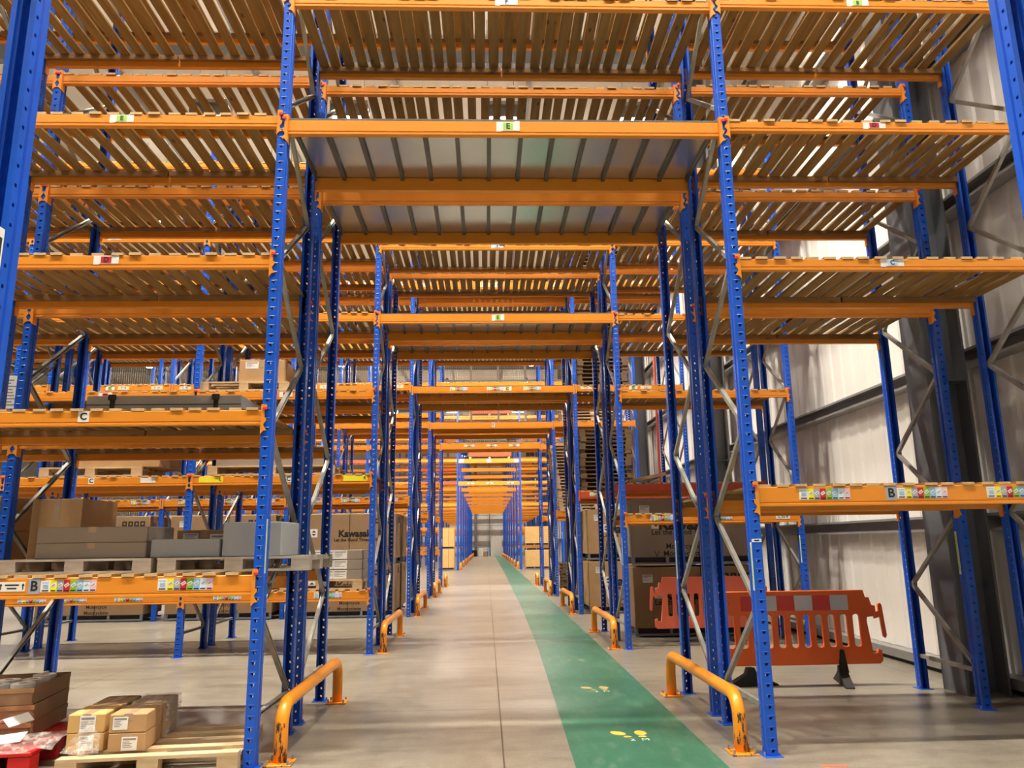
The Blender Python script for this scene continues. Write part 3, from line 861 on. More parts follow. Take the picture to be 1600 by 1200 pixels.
# ---------------------------------------------------------------- bollards
def hoop(L, label):
    e = empty('hoop_guard', (0, 0, 0))
    tag(e, label, 'guard rail', 'orange hoop guards along the aisle')
    r, h, rb = 0.05, 0.40, 0.16
    path = [(0, 0, 0.01), (0, 0, 0.14), (0, 0, h - rb)]
    for k in range(1, 8):
        a = PI / 2 * k / 7; path.append((0, rb - rb * math.cos(a), h - rb + rb * math.sin(a)))
    for k in range(0, 7):
        a = PI / 2 * k / 7; path.append((0, L - rb + rb * math.sin(a), h - rb + rb * math.cos(a)))
    path += [(0, L, h - rb), (0, L, 0.01)]
    mb = MB(); mb.tube(path, r, 'bollard', 20)
    link('hoop', mb.mesh('hoop', True), e)
    for y in (0, L):
        mb = MB(); mb.cbox(-0.10, 0.10, y - 0.10, y + 0.10, 0, 0.012, 'bollard', 0.002)
        for sx in (-0.075, 0.075):
            for sy in (-0.075, 0.075):
                mb.tube([(sx, y + sy, 0.012), (sx, y + sy, 0.04)], 0.009, 'galv', 6)
        link('base_plate', mb.mesh('base_plate'), e)
    return e
hp = hoop(2.16, '')
hs = hoop(0.95, '')
first = True
BN = ['nearest rack pair', 'second rack pair', 'third rack pair', 'fourth rack pair']
for k, y in enumerate((Y1 + 0.13, Y2 + 0.13, Y3 + 0.13, Y4 + 0.13)):
    for x, sd in ((-1.70, 'left'), (1.70, 'right')):
        o = hp if first else copy_tree(hp); first = False
        o.location = (x, y, 0); o['label'] = 'orange hoop guard by the %s, %s of the aisle' % (BN[k], sd)
first = True
for k, y in enumerate([Y5 + 0.1] + [y + 0.05 for y in FAR_Y]):
    for x, sd in ((-1.70, 'left'), (1.70, 'right')):
        o = hs if first else copy_tree(hs); first = False
        o.location = (x, y, 0)
        o['label'] = 'small orange hoop guard, %s, by the %s' % (sd, 'single fifth rack' if k == 0 else ORDR[k - 1] + ' far rack row')

# ---------------------------------------------------------------- footprints
def ell(mb, cx, cy, a, b, rot, mat, z=0.0045):
    pts = []
    for k in range(20):
        t = 2 * PI * k / 20
        x, y = a * math.cos(t), b * math.sin(t) * (1 + 0.12 * math.sin(t))
        pts.append((cx + x * math.cos(rot) - y * math.sin(rot), cy + x * math.sin(rot) + y * math.cos(rot), z))
    mb.quad(pts, mat)
FO = ['first', 'second', 'third', 'fourth', 'fifth', 'sixth', 'seventh', 'eighth']
for k in range(8):
    y = 6.62 + 2.0 * k
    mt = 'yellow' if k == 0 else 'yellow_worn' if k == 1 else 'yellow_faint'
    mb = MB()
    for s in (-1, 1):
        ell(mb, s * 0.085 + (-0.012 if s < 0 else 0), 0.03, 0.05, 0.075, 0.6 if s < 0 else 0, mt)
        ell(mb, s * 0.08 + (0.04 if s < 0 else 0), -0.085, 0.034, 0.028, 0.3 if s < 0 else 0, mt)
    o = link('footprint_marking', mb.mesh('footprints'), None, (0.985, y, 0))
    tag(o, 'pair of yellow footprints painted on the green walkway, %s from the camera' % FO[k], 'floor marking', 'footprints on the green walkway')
    if k < 2:
        text('2', 0.09, o, (-0.02, -0.18, 0.004), (0, 0, 0), 'white_mark', 0.0)
        text('M', 0.09, o, (0.085, -0.18, 0.004), (0, 0, 0), 'white_mark', 0.0)
mb = MB(); mb.box(2.02, 2.2, 5.65, 5.69, 0, 0.002, 'barrier_faded', Matrix.Rotation(-0.02, 4, 'Z'))
tag(link('floor_tape', mb.mesh('floor_tape')), 'scrap of orange tape on the concrete in front of the right post', 'tape')

# ---------------------------------------------------------------- pedestrian barriers
def rounded(x0, x1, z0, z1, r):
    pts = []
    for cx, cz, a0 in ((x1 - r, z0 + r, -PI / 2), (x1 - r, z1 - r, 0), (x0 + r, z1 - r, PI / 2), (x0 + r, z0 + r, PI)):
        for k in range(4):
            a = a0 + PI / 2 * k / 3; pts.append((cx + r * math.cos(a), cz + r * math.sin(a)))
    return pts
def outline_mesh(outer, holes, depth, mat, bev=0.006):
    cu = bpy.data.curves.new('panel', 'CURVE'); cu.dimensions = '2D'; cu.fill_mode = 'BOTH'
    cu.extrude = depth / 2 - bev; cu.bevel_depth = bev; cu.bevel_resolution = 1
    for loop in [outer] + holes:
        s = cu.splines.new('POLY'); s.points.add(len(loop) - 1); s.use_cyclic_u = True
        for p, (a, b) in zip(s.points, loop): p.co = (a, b, 0, 1)
    ob = bpy.data.objects.new('panel', cu); COL.objects.link(ob)
    dg = bpy.context.evaluated_depsgraph_get()
    me = bpy.data.meshes.new_from_object(ob.evaluated_get(dg))
    bpy.data.objects.remove(ob); bpy.data.curves.remove(cu)
    me.transform(Matrix.Rotation(PI / 2, 4, 'X'))
    me.materials.clear(); me.materials.append(M[mat])
    return me
def barrier(mat, loc, rz, label, mirror, feet_turn):
    e = empty('pedestrian_barrier', loc, rz)
    tag(e, label, 'barrier', 'plastic pedestrian barriers')
    W, Hh = 0.82, 0.98
    s = -1 if mirror else 1
    outer = rounded(-W, W, 0.21, Hh, 0.05)
    # right-hand corner drops to a hinge notch
    outer = [(-W + 0.02, 0.21), (W + 0.12, 0.21), (W + 0.15, 0.24), (W + 0.15, 0.34), (W + 0.12, 0.35), (W + 0.11, 0.31), (W + 0.05, 0.31), (W + 0.01, 0.66), (W + 0.02, 0.70), (W + 0.10, 0.71),
             (W + 0.12, 0.74), (W + 0.12, 0.81), (W + 0.08, 0.82), (W + 0.06, 0.90), (W + 0.02, 0.90), (W, Hh), (-W + 0.05, Hh), (-W, Hh - 0.05), (-W, Hh - 0.16), (-W - 0.02, Hh - 0.17), (-W - 0.02, 0.76), (-W, 0.74), (-W, 0.5)]
    holes = []
    nb = 11; x0 = -W + 0.07; x1 = W - 0.03
    st = (x1 - x0) / nb
    for i in range(nb):
        holes.append(rounded(x0 + st * i + 0.025, x0 + st * (i + 1) - 0.025, 0.38, 0.735, 0.035))
    holes.append(rounded(-W + 0.06, -W + 0.13, 0.83, 0.90, 0.02))
    sgn = lambda L: [(s * a, b) for a, b in (L if s > 0 else L[::-1])]
    link('panel', outline_mesh(sgn(outer), [sgn(h) for h in holes], 0.045, mat), e)
    # hook strap on the end
    hk = [(W + 0.10, 0.72), (W + 0.16, 0.755), (W + 0.16, 0.83), (W + 0.185, 0.84), (W + 0.20, 0.82), (W + 0.225, 0.50), (W + 0.21, 0.475), (W + 0.19, 0.49), (W + 0.175, 0.70), (W + 0.11, 0.68)]
    link('hook', outline_mesh(sgn(hk), [], 0.03, mat, 0.004), e)
    xs = -0.56
    for k in range(6 if mat == 'barrier' else 0):
        m_ = 'refl_red' if k % 2 == 0 else 'refl_white'
        q = MB(); a, b = sorted((s * xs, s * (xs + 0.2))); q.box(a, b, -0.0245, -0.0225, 0.775, 0.935, m_)
        if xs + 0.2 < 0.72: link('reflective_band', q.mesh('reflective_band'), e)
        xs += 0.2
    for x in (-0.30, 0.45):
        q = MB(); q.tube([(s * x, -0.0225, 0.285), (s * x, -0.027, 0.285)], 0.04, mat, 20); link('boss', q.mesh('boss'), e)
    for x, rr in zip((-0.50, 0.52), feet_turn):
        q = MB()
        q.prism([(-0.30, 0), (0.30, 0), (0.30, 0.012), (0.17, 0.07), (0.06, 0.125), (0.03, 0.19), (-0.03, 0.19), (-0.06, 0.125), (-0.17, 0.07), (-0.30, 0.012)], -0.045, 0.045, 'y', 'rubber')
        o = link('foot', q.mesh('foot'), e, (s * x, 0, 0)); o.rotation_euler = (0, 0, rr)
        q = MB(); q.prism([(-0.055, 0.12), (0.055, 0.12), (0.02, 0.36), (-0.02, 0.36)], -0.038, -0.0235, 'y', 'rubber')
        if x > 0: link('foot_clip', q.mesh('foot_clip'), e, (s * x, 0, 0))
    return e
barrier('barrier', (3.17, 8.60, 0), 0.0, 'orange barrier with red and white reflective band, nearer the camera', False, (0.15, 1.35))
barrier('barrier_faded', (3.42, 12.3, 0), 0.02, 'faded red barrier in front of the cardboard crates, behind the other', True, (0.3, 1.2))

# ---------------------------------------------------------------- pallets
def pallet_parts(L, D, mat):
    top = MB()
    n = 5
    for i in range(n):
        y = -D / 2 + (D - 0.095) * i / (n - 1)
        top.box(-L / 2, L / 2, y, y + 0.095, 0.122, 0.144, mat)
    for x in (-L / 2, -0.07, L / 2 - 0.14):
        for ya, yb in ((-D / 2 + 0.101, -0.051), (0.051, D / 2 - 0.101)):
            top.box(x, x + 0.14, ya, yb, 0.1, 0.1215, mat)
    blk = MB(); blk.box(-0.07, 0.07, -0.05, 0.05, 0.022, 0.1215, mat)
    bot = MB(); bot.box(-L / 2, L / 2, -0.05, 0.05, 0, 0.0215, mat)
    return top.mesh('top_boards'), blk.mesh('block'), bot.mesh('bottom_board')
_pp = {}
def pallet(loc, rz, label, mat='pallet', L=1.2, D=0.8, group='wooden pallets'):
    key = (L, D, mat)
    if key not in _pp: _pp[key] = pallet_parts(L, D, mat)
    t, b, d = _pp[key]
    e = empty('wooden_pallet', loc, rz)
    tag(e, label, 'pallet', group)
    link('top_boards', t, e)
    for y in (-D / 2 + 0.05, 0, D / 2 - 0.05):
        link('bottom_board', d, e, (0, y, 0))
        for x in (-L / 2 + 0.07, 0, L / 2 - 0.07):
            link('block', b, e, (x, y, 0))
    return e
def pallet_one(L, D, mat):
    key = (L, D, mat, 1)
    if key in _pp: return _pp[key]
    mb = MB(); n = 6
    for i in range(n):
        y = -D / 2 + (D - 0.095) * i / (n - 1)
        mb.box(-L / 2, L / 2, y, y + 0.095, 0.122, 0.142, mat)
    for x in (-L / 2, -0.07, L / 2 - 0.14): mb.box(x, x + 0.14, -D / 2, D / 2, 0.1, 0.1215, mat)
    for y in (-D / 2, -0.05, D / 2 - 0.1):
        mb.box(-L / 2, L / 2, y, y + 0.1, 0, 0.0215, mat)
        for x in (-L / 2, -0.07, L / 2 - 0.14): mb.box(x, x + 0.14, y, y + 0.1, 0.0216, 0.0998, mat)
    _pp[key] = mb.mesh('wooden_pallet')
    return _pp[key]
def pallet_stack(x, y, z, n, what, mat='old_pallet', L=1.2, D=1.0, jit=0.02, lean=0.0):
    me = pallet_one(L, D, mat); n = int(n * 1.5)
    for k in range(n):
        o = link('wooden_pallet', me, None, (x + random.uniform(-jit, jit) + lean * k, y + random.uniform(-jit, jit), z + 0.0937 * k), random.uniform(-0.015, 0.015)); o.scale = (1, 1, 0.655)
        pos = 'topmost of' if k == n - 1 else 'lowest of' if k == 0 else 'within'
        tag(o, '%s wooden pallet %s %s' % ('brown' if mat == 'old_pallet' else 'pale', pos, what), 'pallet', what)
SLT = 0.0225
pallet_stack(2.56, Y3 + 0.55, 5.10 + SLT, 13, 'the stack on the third pair, middle right shelf')
pallet_stack(2.56, Y3 + 0.55, 7.67 + SLT, 9, 'the stack on the third pair, high right shelf')
pallet_stack(2.56, Y3 + 0.55, 2.66 + SLT, 10, 'the stack above the red beam at right')
pallet_stack(3.1, Y4 + 0.55, 5.16 + SLT, 5, 'the pale stack on the fourth pair at right', 'pallet', 1.9)
pallet_stack(2.75, Y4 + 0.5, 0.0, 7, 'the low floor stack under the fourth pair at right', 'old_pallet', 1.4)
pallet_stack(2.62, Y4 + 0.55, 2.45 + SLT, 14, 'the leaning stack on the fourth pair at right', 'pallet', 1.2, lean=-0.012)

# ---------------------------------------------------------------- boxes
def lines_label(w_, h_, n=4, mat='paper', ink='grey_ink', seed=0):
    key = ('ll', w_, h_, n, mat, ink, seed)
    if key in _cc: return _cc[key]
    rng = random.Random(seed); mb = MB()
    mb.box(-w_ / 2, w_ / 2, -0.0012, 0, -h_ / 2, h_ / 2, mat)
    mb.box(-w_ * 0.42, w_ * 0.42, -0.0018, -0.0012, h_ * 0.26, h_ * 0.40, ink)
    for k in range(n):
        z = h_ * (0.14 - 0.5 * k / n)
        mb.box(-w_ * 0.42, w_ * rng.uniform(-0.1, 0.4), -0.0018, -0.0012, z - h_ * 0.025, z + h_ * 0.025, ink)
    _cc[key] = mb.mesh('paper_label')
    return _cc[key]
def carton(x0, x1, y0, y1, z0, z1, label, mat='card', group=None, tape=True, labels=(), rz=0.0, cat='box', name='cardboard_box', seam=True):
    cx, cy = (x0 + x1) / 2, (y0 + y1) / 2
    mb = MB()
    mb.cbox(x0 - cx, x1 - cx, y0 - cy, y1 - cy, 0, z1 - z0, mat, 0.006)
    o = link(name, mb.mesh(name), None, (cx, cy, z0), rz)
    tag(o, label, cat, group)
    if tape:
        t = MB(); t.box(-0.03, 0.03, y0 - cy + 0.004, y1 - cy - 0.004, z1 - z0, z1 - z0 + 0.001, 'tape')
        t.box(-0.03, 0.03, y0 - cy - 0.001, y0 - cy, (z1 - z0) * 0.65, z1 - z0, 'tape')
        link('tape', t.mesh('tape'), o)
    for lx, lz, lw_, lh, sd in labels:
        link('paper_label', lines_label(lw_, lh, 4, 'paper', 'grey_ink', sd), o, (lx, y0 - cy - 0.0008, lz))
    return o

# floor under the near left bay
pallet((-2.57, 6.16, 0), 0.09, 'pale wooden pallet on the floor beside the nearest left post, carrying taped boxes', 'pallet', 1.2, 0.9)
PZ = 0.1445
def fbox(x, y, z, w_, d, h, label, mat, rz, labs=()):
    return carton(x - w_ / 2, x + w_ / 2, y - d / 2, y + d / 2, z, z + h, label, mat, None, True, labs, rz)
fbox(-3.05, 6.02, PZ, 0.25, 0.34, 0.125, 'lower box of the left front stack on the pale floor pallet', 'card_yellow', 0.09, [(0.01, 0.06, 0.10, 0.10, 1)])
fbox(-3.05, 6.02, PZ + 0.1265, 0.25, 0.34, 0.125, 'upper box of the left front stack on the pale floor pallet', 'card_yellow', 0.09, [(0.01, 0.06, 0.105, 0.11, 2)])
fbox(-2.75, 6.00, PZ, 0.25, 0.34, 0.125, 'lower box of the right front stack on the pale floor pallet', 'card', 0.09, [(0.02, 0.055, 0.105, 0.09, 3)])
fbox(-2.75, 6.00, PZ + 0.1265, 0.25, 0.34, 0.125, 'upper box of the right front stack on the pale floor pallet', 'card', 0.09, [(-0.05, 0.065, 0.10, 0.085, 4)])
fbox(-3.07, 6.38, PZ, 0.25, 0.33, 0.25, 'film-wrapped box behind the left front stack on the floor pallet', 'card_dark', 0.09)
fbox(-2.77, 6.36, PZ, 0.25, 0.33, 0.255, 'film-wrapped box behind the right front stack on the floor pallet', 'card_dark', 0.09)
mb = MB()
T = Matrix.Rotation(0.09, 4, 'Z'); T.translation = Vector((-2.745, 6.18, PZ))
mb.box(-0.135, 0.135, 0.05, 0.37, 0.005, 0.262, 'wrap', T)
f_ = link('stretch_film', mb.mesh('stretch_film')); tag(f_, 'clear stretch film around the rear right box on the floor pallet', 'plastic film')
mb = MB()
mb.quad([(-3.19, 5.825, PZ + 0.005), (-3.0, 5.74, PZ + 0.005), (-2.94, 5.825, PZ + 0.14), (-3.0, 5.832, PZ + 0.22)], 'wrap')
mb.quad([(-3.0, 5.74, PZ + 0.005), (-2.91, 5.80, PZ + 0.005), (-2.92, 5.835, PZ + 0.13), (-2.94, 5.825, PZ + 0.14)], 'wrap')
f_ = link('stretch_film', mb.mesh('stretch_film')); tag(f_, 'torn clear film hanging off the left front boxes of the floor pallet', 'plastic film')

# red pallet with cardboard trays at the far left
e = empty('plastic_pallet', (-4.05, 6.30, 0), 0.10); tag(e, 'red plastic pallet in the bottom left corner under cardboard trays', 'pallet')
mb = MB(); mb.cbox(-0.6, 0.6, -0.5, 0.5, 0.12, 0.15, 'red_plastic', 0.006); link('deck', mb.mesh('deck'), e)
for x in (-0.52, 0, 0.52):
    for y in (-0.42, 0, 0.42):
        mb = MB(); mb.cbox(x - 0.075, x + 0.075, y - 0.075, y + 0.075, 0, 0.1195, 'red_plastic', 0.006); link('block', mb.mesh('block'), e)
def tray(x, y, z, w_, d, h, rz, label, full):
    e = empty('cardboard_tray', (x, y, z), rz); tag(e, label, 'box', 'stacked cardboard trays')
    mb = MB(); t = 0.008
    mb.box(-w_ / 2, w_ / 2, -d / 2, d / 2, 0, t, 'card_dark')
    for a in ((-w_ / 2, w_ / 2, -d / 2, -d / 2 + t), (-w_ / 2, w_ / 2, d / 2 - t, d / 2), (-w_ / 2, -w_ / 2 + t, -d / 2, d / 2), (w_ / 2 - t, w_ / 2, -d / 2, d / 2)):
        mb.box(*a, t, h, 'card_dark')
    mb.box(-w_ / 2 - 0.004, w_ / 2 + 0.004, -d / 2 - 0.004, -d / 2 - 0.0005, h - 0.035, h, 'card'); mb.box(w_ / 2 + 0.0005, w_ / 2 + 0.004, -d / 2, d / 2, h - 0.035, h, 'card_dark')
    link('tray_body', mb.mesh('tray_body'), e)
    return e
TW, TD, TH = 0.66, 0.76, 0.12
for k, nm in enumerate(('lowest', 'middle', 'topmost')):
    tray(-4.02 + 0.012 * (k % 2), 6.55, 0.1515 + k * (TH + 0.004), TW - 0.014 * (k % 2), TD, TH, 0.16 + 0.02 * (k % 2), '%s brown cardboard tray of the stack on the red pallet' % nm, k == 2)
for k, (dx, dy) in enumerate(((0.02, -0.24), (0.20, -0.24), (0.20, -0.04), (0.02, -0.04), (0.20, 0.18))):
    c, s = math.cos(0.16), math.sin(0.16)
    mb = MB(); mb.tube([(0, 0, 0), (0, 0, 0.128)], 0.085, 'paper', 24); mb.tube([(0, 0, 0.1281), (0, 0, 0.130)], 0.03, 'card', 14)
    o = link('tape_roll', mb.mesh('tape_roll', False), None, (-4.02 + dx * c - dy * s, 6.55 + dx * s + dy * c, 0.1515 + 2 * (TH + 0.004) + 0.0085))
    tag(o, 'white roll standing in the topmost cardboard tray by the red pallet', 'roll', 'white rolls in the cardboard tray')
def bent_sheet(pts, wv, label, loc):
    mb = MB()
    n = len(pts)
    for (a, b) in zip(pts, pts[1:]):
        A = Vector(a); B = Vector(b); W_ = Vector(wv)
        mb.quad([A, B, B + W_, A + W_], 'paper')
        nn = (B - A).cross(W_).normalized() * -0.003
        mb.quad([A + nn, A + W_ + nn, B + W_ + nn, B + nn], 'paper')
        mb.quad([A, A + nn, B + nn, B], 'paper'); mb.quad([A + W_, B + W_, B + W_ + nn, A + W_ + nn], 'paper')
    o = link('card_sheet', mb.mesh('card_sheet'), None, loc); tag(o, label, 'card sheet', 'white card sheets on the red pallet')
bent_sheet([(-0.34, 0, 0.0), (-0.20, 0.0, 0.02), (-0.08, 0, 0.075), (-0.03, 0, 0.02)], (0.12, 0.10, 0.03), 'white card folded into a peak lying before the cardboard trays', (-3.62, 5.99, 0.27))
bent_sheet([(-0.36, 0, 0), (-0.1, 0, 0.01), (0.07, 0, 0.03)], (0.02, 0.05, 0.055), 'flat white card strip lying below the folded white card', (-3.58, 5.90, 0.185))
mb = MB()
rng = random.Random(3)
G = [[(-3.98 + 0.09 * i, 5.70 + 0.045 * j + 0.02 * i, 0.156 + 0.012 * j + rng.uniform(0, 0.03)) for i in range(9)] for j in range(6)]
for j in range(5):
    for i in range(8):
        mb.quad([G[j][i], G[j][i + 1], G[j + 1][i + 1], G[j + 1][i]], 'wrap')
f_ = link('stretch_film', mb.mesh('stretch_film')); tag(f_, 'crumpled clear film heaped on the front of the red pallet', 'plastic film')

# shelf B, near left bay
DZ = 1.34 + SLT
for px, lb in ((-3.35, 'grey wooden pallet under two long brown cartons on near left shelf B'), (-2.14, 'grey wooden pallet under grey boxes on shelf B behind the left post')):
    pallet((px, 6.52, DZ), 0, lb, 'grey_pallet', 1.16, 0.9).scale = (1, 1, 0.76)
LZ = DZ + 0.1105
carton(-3.68, -2.84, 6.12, 6.65, LZ, LZ + 0.12, 'lower long grey-brown carton on the left grey pallet, shelf B', 'card_grey', 'long cartons on shelf B')
carton(-3.68, -2.84, 6.12, 6.65, LZ + 0.1215, LZ + 0.242, 'upper long grey-brown carton on the left grey pallet, shelf B', 'card_grey', 'long cartons on shelf B')
carton(-2.80, -2.27, 6.12, 6.66, LZ, LZ + 0.14, 'low flat grey box on the right grey pallet, shelf B', 'grey_box', None, False)
carton(-2.245, -1.79, 6.10, 6.66, LZ, LZ + 0.265, 'tall flat grey box behind the left post on shelf B', 'grey_box', None, False)
# tall cartons left of them, and rear rack boxes
YB = Y1 + BACK
carton(-5.0, -3.75 - 0.98, YB + 0.1, YB + 0.9, DZ + 0.0, DZ + 0.36, 'lower large brown carton at the left edge on shelf B', 'card')
carton(-5.0, -3.75 - 0.98, YB + 0.1, YB + 0.9, DZ + 0.362, DZ + 0.68, 'upper large brown carton at the left edge on shelf B', 'card')
carton(-4.45, -3.98, YB + 0.12, YB + 0.8, DZ, DZ + 0.65, 'large brown carton just right of the left rear post on shelf B', 'card')
pallet((-3.1, YB + 0.5, DZ), 0, 'wooden pallet of the rear rack behind the long cartons, shelf B', 'pallet', 1.2, 0.8)
carton(-3.1, -2.6, YB + 0.15, YB + 0.7, DZ + 0.1445, DZ + 0.1445 + 0.2, 'brown box with two white labels behind the low grey box', 'card_dark', None, True, [(-0.12, 0.13, 0.14, 0.08, 5), (0.14, 0.10, 0.16, 0.12, 6)])
# shelf C, near left bay: strapped grey case
o = carton(-3.46, -2.20, 6.22, 6.92, 2.59 + SLT, 2.59 + SLT + 0.165, 'long flat grey case with black straps on shelf C of the near left bay', 'grey_box', None, False, name='strapped_case', cat='case')
for x in (-0.42, 0.42):
    q = MB(); q.box(x - 0.02, x + 0.02, -0.353, -0.3505, 0.0, 0.168, 'rubber'); q.box(x - 0.02, x + 0.02, -0.353, 0.35, 0.1652, 0.168, 'rubber'); q.cbox(x - 0.03, x + 0.03, -0.375, -0.3535, 0.125, 0.172, 'rubber', 0.004)
    link('strap', q.mesh('strap'), o)
q = MB(); q.box(-0.625, 0.625, -0.3515, -0.3505, 0.085, 0.092, 'rubber'); link('lid_seam', q.mesh('lid_seam'), o)

# second pair, left
ZC = 2.585 + SLT; ZD = 3.88 + SLT; ZB = 0.889 + SLT
pallet((-6.15, Y2 + 0.55, ZC), 0, 'pale pallet on shelf C of the second bay left, second pair', 'pallet', 1.5, 0.9)
carton(-6.45, -5.15, Y2 + 0.15, Y2 + 1.0, ZC + 0.1445, ZC + 0.1445 + 0.30, 'wide brown box on the pale pallet, second bay left, shelf C', 'card')
pallet((-3.45, Y2 + 0.55, ZC), 0, 'pale pallet on shelf C of the first bay left, second pair', 'pallet', 1.9, 0.9)
carton(-4.3, -2.66, Y2 + 0.15, Y2 + 1.0, ZC + 0.1445, ZC + 0.1445 + 0.30, 'wide grey-brown box on the pale pallet, first bay left, shelf C', 'card_grey')
pallet((-3.92, Y2 + 0.5, ZD), 0, 'pale pallet on shelf D behind the left post, second pair', 'pallet', 1.35, 0.9)
carton(-4.02, -3.33, Y2 + 0.1, Y2 + 0.9, ZD + 0.1445, ZD + 0.1445 + 0.36, 'brown box with a white label on the shelf D pallet', 'card', None, True, [(-0.15, 0.27, 0.2, 0.11, 7)])
pallet((-2.62, Y2 + 0.45, ZB), 0, 'pale pallet carrying labelled cartons on shelf B, second pair', 'pallet', 1.2, 0.8)
for k, nm in enumerate(('lowest', 'middle', 'topmost')):
    carton(-2.52, -2.03, Y2 + 0.07, Y2 + 0.62, ZB + 0.1445 + 0.142 * k, ZB + 0.1445 + 0.142 * k + 0.14, '%s carton of the right stack with pale labels, shelf B' % nm, 'card_grey', 'labelled cartons on shelf B', True, [(-0.08, 0.07, 0.2, 0.12, 8 + k), (-0.21, 0.07, 0.05, 0.12, 11)])
    carton(-3.06, -2.56, Y2 + 0.07, Y2 + 0.62, ZB + 0.1445 + 0.142 * k, ZB + 0.1445 + 0.142 * k + 0.14, '%s carton of the left stack with pale labels, shelf B' % nm, 'card_grey', 'labelled cartons on shelf B', True, [(0.1, 0.07, 0.2, 0.12, 12 + k)])

# ---------------------------------------------------------------- motorcycle crates
CR = {}
def crate(loc, w_, d, h, label, mat='card_dark', face=True, tx=-0.05, ts=0.27):
    e = empty('motorcycle_crate', loc); tag(e, label, 'crate', 'cardboard motorcycle crates')
    key = (w_, d, h, mat)
    if key not in CR:
        bd = MB(); bd.cbox(-w_ / 2, w_ / 2, -d / 2, d / 2, 0.12, h, mat, 0.012)
        bs = MB()
        bs.box(-w_ / 2 + 0.06, w_ / 2 - 0.06, -d / 2 + 0.06, d / 2 - 0.06, 0.03, 0.1195, 'crate_base')
        bs.box(-w_ / 2, w_ / 2, -d / 2, -d / 2 + 0.05, 0.0, 0.035, 'crate_rail'); bs.box(-w_ / 2, w_ / 2, d / 2 - 0.05, d / 2, 0, 0.035, 'crate_rail')
        for x in (-w_ / 2, -0.45, 0.4, w_ / 2 - 0.05): bs.box(x, x + 0.05, -d / 2 + 0.001, -d / 2 + 0.051, 0.0352, 0.1195, 'crate_rail')
        sp = MB(); sp.box(-0.006, 0.006, -d / 2 - 0.003, -d / 2, 0.03, h, 'ink'); sp.box(-0.006, 0.006, -d / 2 - 0.003, d / 2, h, h + 0.002, 'ink')
        CR[key] = (bd.mesh('carton_body'), bs.mesh('base_frame'), sp.mesh('strap'))
    a, b, c = CR[key]
    link('carton_body', a, e); link('base_frame', b, e); link('strap', c, e, (0.12, 0, 0))
    yf = -d / 2 - 0.001
    if face:
        text('Kawasaki', ts, e, (tx, yf, h * 0.60), bold=ts * 0.04)
        text('Let the Good Times Roll', ts * 0.46, e, (tx, yf, h * 0.48), bold=0.002)
        text('Motorcycle', ts * 0.47, e, (tx - 0.1, yf, h * 0.27), bold=0.001)
        text('Motocyclette', ts * 0.47, e, (tx - 0.1, yf, h * 0.16), bold=0.001)
        q = MB(); q.prism([(-0.045, 0.05), (0, -0.05), (0.045, 0.05), (0.03, 0.04), (0, -0.025), (-0.03, 0.04)][::-1], -0.0012, 0, 'y', 'ink')
        link('triangle_mark', q.mesh('triangle_mark'), e, (tx - 0.55, yf + 0.001, h * 0.16))
        q = MB(); q.box(-0.08, 0.08, -0.0012, 0, -0.09, 0.09, 'paper')
        q.prism([(-0.05, 0.015), (0.05, 0.015), (0, 0.06)], -0.002, -0.0012, 'y', 'ink'); q.prism([(-0.05, -0.015), (0, -0.06), (0.05, -0.015)], -0.002, -0.0012, 'y', 'ink')
        link('direction_label', q.mesh('direction_label'), e, (-w_ * 0.29, yf + 0.001, h * 0.62))
        q = MB()
        for k in range(4):
            q.box(0.13 * k, 0.13 * k + 0.1, -0.0012, 0, 0, 0.11, 'ink'); q.box(0.13 * k + 0.03, 0.13 * k + 0.07, -0.0016, -0.0012, 0.03, 0.08, mat)
        link('handling_icons', q.mesh('handling_icons'), e, (w_ * 0.24, yf + 0.001, h * 0.80))
        link('paper_label', lines_label(0.17, 0.13, 3, 'paper', 'grey_ink', 3), e, (-w_ * 0.38, yf + 0.001, h * 0.83))
    # hand-hold icons on the end faces
    q = MB()
    for k in range(2):
        q.box(-0.0012, 0, 0.12 * k - 0.14, 0.12 * k - 0.04, 0, 0.13, 'ink')
    link('handling_icons', q.mesh('handling_icons'), e, (w_ / 2 + 0.0014, 0.1, h * 0.82))
    return e
CH = 1.10
yk = Y3 + 0.02
for k, xc in enumerate((-3.33, -5.98, -8.72)):
    bn = BAYN[k].split()[0]
    for lv, nm in ((0, 'lower'), (1, 'upper')):
        crate((xc, yk + 0.5, 0.02 + lv * (CH + 0.012)), 2.28, 1.0, CH, '%s cardboard crate on the floor in the %s bay left, third pair' % (nm, bn), 'card_dark', True, 0.26, 0.205)
for lv, nm in ((0, 'lower'), (1, 'upper')):
    crate((-3.33, yk + 1.86, 0.02 + lv * (CH + 0.012)), 2.28, 1.0, CH, '%s crate behind the front crates in the first bay left, third pair' % nm, 'card_dark')
for lv, nm in ((0, 'lower'), (1, 'upper')):
    crate((3.28, Y2 + BACK + 0.58, 0.02 + lv * (CH + 0.04)), 2.05, 1.0, CH, '%s lettered crate right of the aisle behind the faded red barrier' % nm, 'card_grey' if lv else 'card_dark')
    crate((3.10, Y3 + 0.55, 0.02 + lv * (CH + 0.04)), 2.05, 1.0, CH, '%s crate right of the aisle on the floor of the third pair' % nm, 'card')
    crate((3.10, Y3 + BACK + 0.55, 0.02 + lv * (CH + 0.04)), 2.05, 1.0, CH, '%s crate right of the aisle at the back of the third pair' % nm, 'card_dark', False)
q = MB(); q.cbox(-0.35, 0.35, -0.05, 0.05, 0, 0.06, 'pallet', 0.003)
o = link('wooden_plank', q.mesh('wooden_plank'), None, (2.62, Y2 + BACK + 0.3, 2.575 + SLT), 0.15); o.rotation_euler = (0, -0.2, 0.15)
tag(o, 'pale plank lying tilted on the red beam shelf above the right crates', 'plank')
